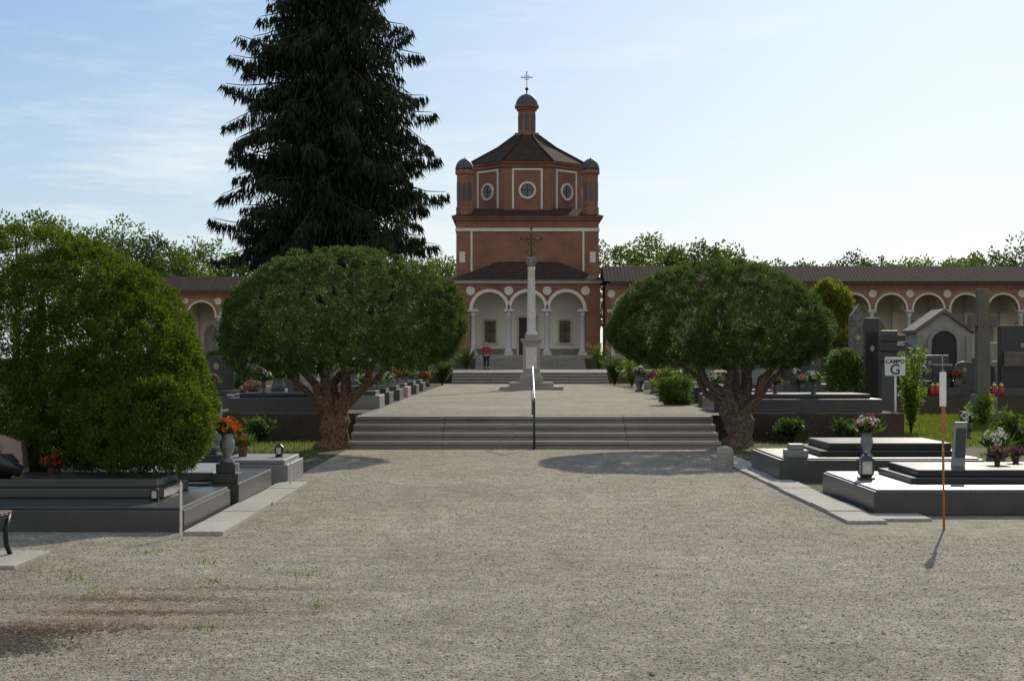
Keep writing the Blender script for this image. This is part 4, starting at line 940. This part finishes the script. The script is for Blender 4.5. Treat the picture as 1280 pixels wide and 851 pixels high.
m = MB(); m.tube([(bx, by, -.05), (bx-.01, by, .9), (bx-.015, by, 1.50)], .012, 8); m.build('pole', M['rust'], R)
m = MB(); m.box(bx-.05, bx+.015, by-.03, by-.014, 1.20, 1.53); m.build('white_plate', M['white'], R, .004)
m = MB(); m.box(bx-.03, bx+.008, by-.028, by-.0135, .95, 1.19); m.build('red_plate', M['redp'], R, .004)
m = MB(); m.tube([(bx-.015, by, 1.5), (bx-.015, by, 1.7)], .005, 6); m.build('wire_tip', M['steel'], R)
def stake(label, x, y, h, w_=.011):
    m = MB(); m.taper(x, y, -.03, h, w_, .008, w_*.9, .007); m.taper(x, y, h+.0005, h+.02, w_*.9, .007, .003, .003)
    tag(m.build('boundary_stake', M['trim'], None, 0, (x, y, 0)), label, 'stake', 'white stakes')
stake('thin white stake at the near corner of left foreground tomb', X(229, 14.3), 14.2, .50)
stake('short white stake on the edging beside the small grey tomb box', -2.9, 19.9, .30)
qx, qy = X(906, 23), 23
m = MB(); m.lathe(qx, qy, [(.15, -.03), (.145, .1), (.135, .26), (.11, .33), (.06, .345)], 6, False, .3)
m.v = [(a+random.uniform(-.014, .014), b+random.uniform(-.014, .014), c+random.uniform(-.014, .014)) for a, b, c in m.v]
tag(m.build('stone_bollard', M['concrete'], None, .012, (qx, qy, 0)), 'small pale stone bollard on the gravel before right pine', 'bollard')
gx, gy = X(1118, 32), 32
R = thing('field_sign', 'white field sign on a post lettered CAMPO G', 'sign', (gx, gy, .006))
m = MB(); m.tube([(gx+.02, gy, -.03), (gx+.02, gy, 1.5)], .022, 10); m.build('post', M['white'], R)
m = MB(); m.box(gx-.21, gx+.22, gy-.045, gy-.024, 1.32, 1.71); pl = m.build('plate', M['white'], R, .006)
def text(body, size, x, z, parent):
    cu = bpy.data.curves.new('txt', 'FONT'); cu.body = body; cu.size = size; cu.align_x = 'CENTER'; cu.extrude = .002; cu.offset = .003
    o = bpy.data.objects.new('txt', cu); COL.objects.link(o); bpy.context.view_layer.update()
    me = bpy.data.meshes.new_from_object(o.evaluated_get(bpy.context.evaluated_depsgraph_get()))
    bpy.data.objects.remove(o)
    l = link('lettering', me, M['black'], parent); off = wloc(parent)
    l.rotation_euler = (PI/2, 0, 0); l.location = Vector((x, gy-.0485, z))-off
text('CAMPO', .115, gx+.005, 1.585, pl); text('G', .30, gx+.005, 1.355, pl)
R = thing('bench', 'wooden slatted bench with curved iron legs at left photo edge', 'bench', (-5.0, 12.5, 0))
m = MB()
for k in range(5): m.box(-5.9, -4.17, 12.2+k*.1, 12.28+k*.1, .37, .40)
m.build('seat', M['wood'], R, .004)
m = MB()
for k in range(3): m.box(-5.9, -4.5, 12.74+k*.03, 12.765+k*.03, .51+k*.13, .61+k*.13)
m.build('backrest', M['wood'], R, .004)
for xx_ in (-5.75, -4.2):
    m = MB(); m.tube([(xx_+.07, 12.2, .03), (xx_+.02, 12.22, .1), (xx_-.02, 12.3, .2), (xx_+.03, 12.24, .31), (xx_+.05, 12.22, .365)], .022, 8); m.tube([(xx_, 12.72, .03), (xx_, 12.62, .12), (xx_, 12.6, .25), (xx_, 12.7, .38)]+([(xx_, 12.85, .86)] if xx_ < -5 else []), .022, 8); m.tube([(xx_, 12.2, .352), (xx_, 12.7, .352)], .016, 8); m.build('leg', M['iron'], R)
m = MB(); m.box(-6, -3.93, 12.0, 12.95, -.02, .03); tag(m.build('concrete_pad', M['concrete'], None, .006, (-5, 12.5, 0)), 'flat concrete pad beneath the bench at left edge', 'slab')
gx2, gy2 = X(524, 61), 61
R = thing('waste_bin', 'dark green waste bin left of the second steps', 'bin', (gx2, gy2, T1))
m = MB(); m.taper(gx2, gy2, T1+.08, T1+.95, .34, .3, .42, .38); m.build('body', M['greenp'], R, .03)
m = MB(); m.taper(gx2, gy2, T1+.952, T1+1.06, .45, .41, .4, .36); m.build('lid', M['greenp'], R, .02)
for s in (-1, 1):
    m = MB(); m.extr([(gy2-.2+.09*math.cos(a), T1+.1+.09*math.sin(a)) for a in np.linspace(0, 2*PI, 13)[:-1]], lambda u, w_, t: (t, u, w_), gx2+s*.36, gx2+s*.41); m.build('wheel', M['iron'], R)
shrub('clipped_shrub', 'green bush beside the rough standing stone right of right pine', 'shrub', X(1050, 40), 39.5, .006, 1.9, .45, M['leaf'], 150, .1, 50)
shrub('clipped_shrub', 'small dark bush under the left edge of the right pine crown', 'shrub', X(845, 37), 36.9, T1, .6, .35, M['leaf'], 90, .08, 45)
shrub('clipped_shrub', 'dark bush in the tombs between the golden bush and left pine', 'shrub', X(282, 52), 52, T1, 1.5, .7, M['leaf'], 120, .1, 50)
shrub('clipped_shrub', 'dark bush seen under the right pine crown beside its trunk', 'shrub', X(980, 58), 58, T1, 1.6, .9, M['leaf'], 130, .11, 50)

# ------------------------------------------------------------------ person
def skin(name, vs, es, rad, mat, parent, roots, loc=(0, 0, 0)):
    me = bpy.data.meshes.new(name); me.from_pydata(vs, es, [])
    o = bpy.data.objects.new(name, me); COL.objects.link(o)
    md = o.modifiers.new('s', 'SKIN'); sv = me.skin_vertices[0].data
    for i, r in enumerate(rad): sv[i].radius = (r, r) if not isinstance(r, tuple) else r
    for i in roots: sv[i].use_root = True
    sb = o.modifiers.new('b', 'SUBSURF'); sb.levels = 1; sb.render_levels = 1
    bpy.context.view_layer.update()
    m2 = bpy.data.meshes.new_from_object(o.evaluated_get(bpy.context.evaluated_depsgraph_get()))
    bpy.data.objects.remove(o)
    m2.polygons.foreach_set('use_smooth', [True]*len(m2.polygons))
    return link(name, m2, mat, parent, loc)
pv = [(0, 0, .86), (0, .02, 1.05), (0, .06, 1.26), (0, .10, 1.37), (0, .13, 1.43), (0, .15, 1.50), (0, .14, 1.57),
      (-.16, .07, 1.30), (-.22, .02, 1.06), (-.21, .10, .84), (-.21, .12, .78), (.16, .07, 1.30), (.22, .03, 1.06), (.21, .12, .84), (.21, .14, .78),
      (-.09, 0, .82), (-.10, .12, .45), (-.10, .10, .08), (-.10, .20, .04), (.09, 0, .82), (.10, -.06, .45), (.10, -.20, .10), (.10, -.10, .04), (0, .235, 1.49)]
pe_ = [(0, 1), (1, 2), (2, 3), (3, 4), (4, 5), (5, 6), (2, 7), (7, 8), (8, 9), (9, 10), (2, 11), (11, 12), (12, 13), (13, 14), (0, 15), (15, 16), (16, 17), (17, 18), (0, 19), (19, 20), (20, 21), (21, 22), (5, 23)]
prr = [.13, .12, .13, .06, .055, .09, .07, .06, .045, .033, .035, .06, .045, .033, .035, .09, .06, .04, .035, .09, .06, .04, .035, .018]
roots = [0]
for s, (hx, hy, hz0) in ((-1, (-.21, .12, .78)), (1, (.21, .14, .78))):
    for k in range(5):
        i = len(pv); l = (.05, .07, .078, .072, .058)[k]; oy = -.035+.018*k
        if k == 0: pv += [(hx, hy+.02, hz0+.02), (hx-s*.01, hy+.05, hz0-.01), (hx-s*.015, hy+.06, hz0-.04)]
        else: pv += [(hx, hy+oy, hz0-.01), (hx, hy+oy+.004, hz0-.03-l*.5), (hx-s*.01, hy+oy+.012, hz0-.03-l)]
        pe_ += [(i, i+1), (i+1, i+2)]; prr += [.010, .009, .008]; roots.append(i)
body = skin('person', pv, pe_, prr, M['skin'], None, roots, (X(608, 90), 90, T2+.006))
tag(body, 'person in a red top and dark trousers walking towards the chapel steps', 'person')
skin('red_top', [(0, 0, .84), (0, .02, 1.05), (0, .06, 1.27), (0, .095, 1.35), (-.165, .07, 1.31), (-.225, .02, 1.06), (-.215, .09, .88), (.165, .07, 1.31), (.225, .03, 1.06), (.215, .11, .88)],
     [(0, 1), (1, 2), (2, 3), (2, 4), (4, 5), (5, 6), (2, 7), (7, 8), (8, 9)], [.165, .15, .16, .075, .078, .062, .05, .078, .062, .05], M['redcloth'], body, [0])
skin('trousers', [(0, 0, .90), (-.09, 0, .80), (-.10, .12, .45), (-.10, .10, .12), (.09, 0, .80), (.10, -.06, .45), (.10, -.19, .14)], [(0, 1), (1, 2), (2, 3), (0, 4), (4, 5), (5, 6)], [.15, .11, .08, .06, .11, .08, .06], M['darkcloth'], body, [0])
skin('hair', [(0, .11, 1.50), (0, .10, 1.57), (0, .13, 1.60)], [(0, 1), (1, 2)], [.085, .095, .08], M['greyhair'], body, [0])
for s, (x_, y_) in ((-1, (-.10, .14)), (1, (.10, -.14))):
    m = MB(); m.taper(x_, y_, 0, .09, .05, .13, .04, .09)
    me = m.build('shoe', M['darkcloth'], None, .02); me.parent = body
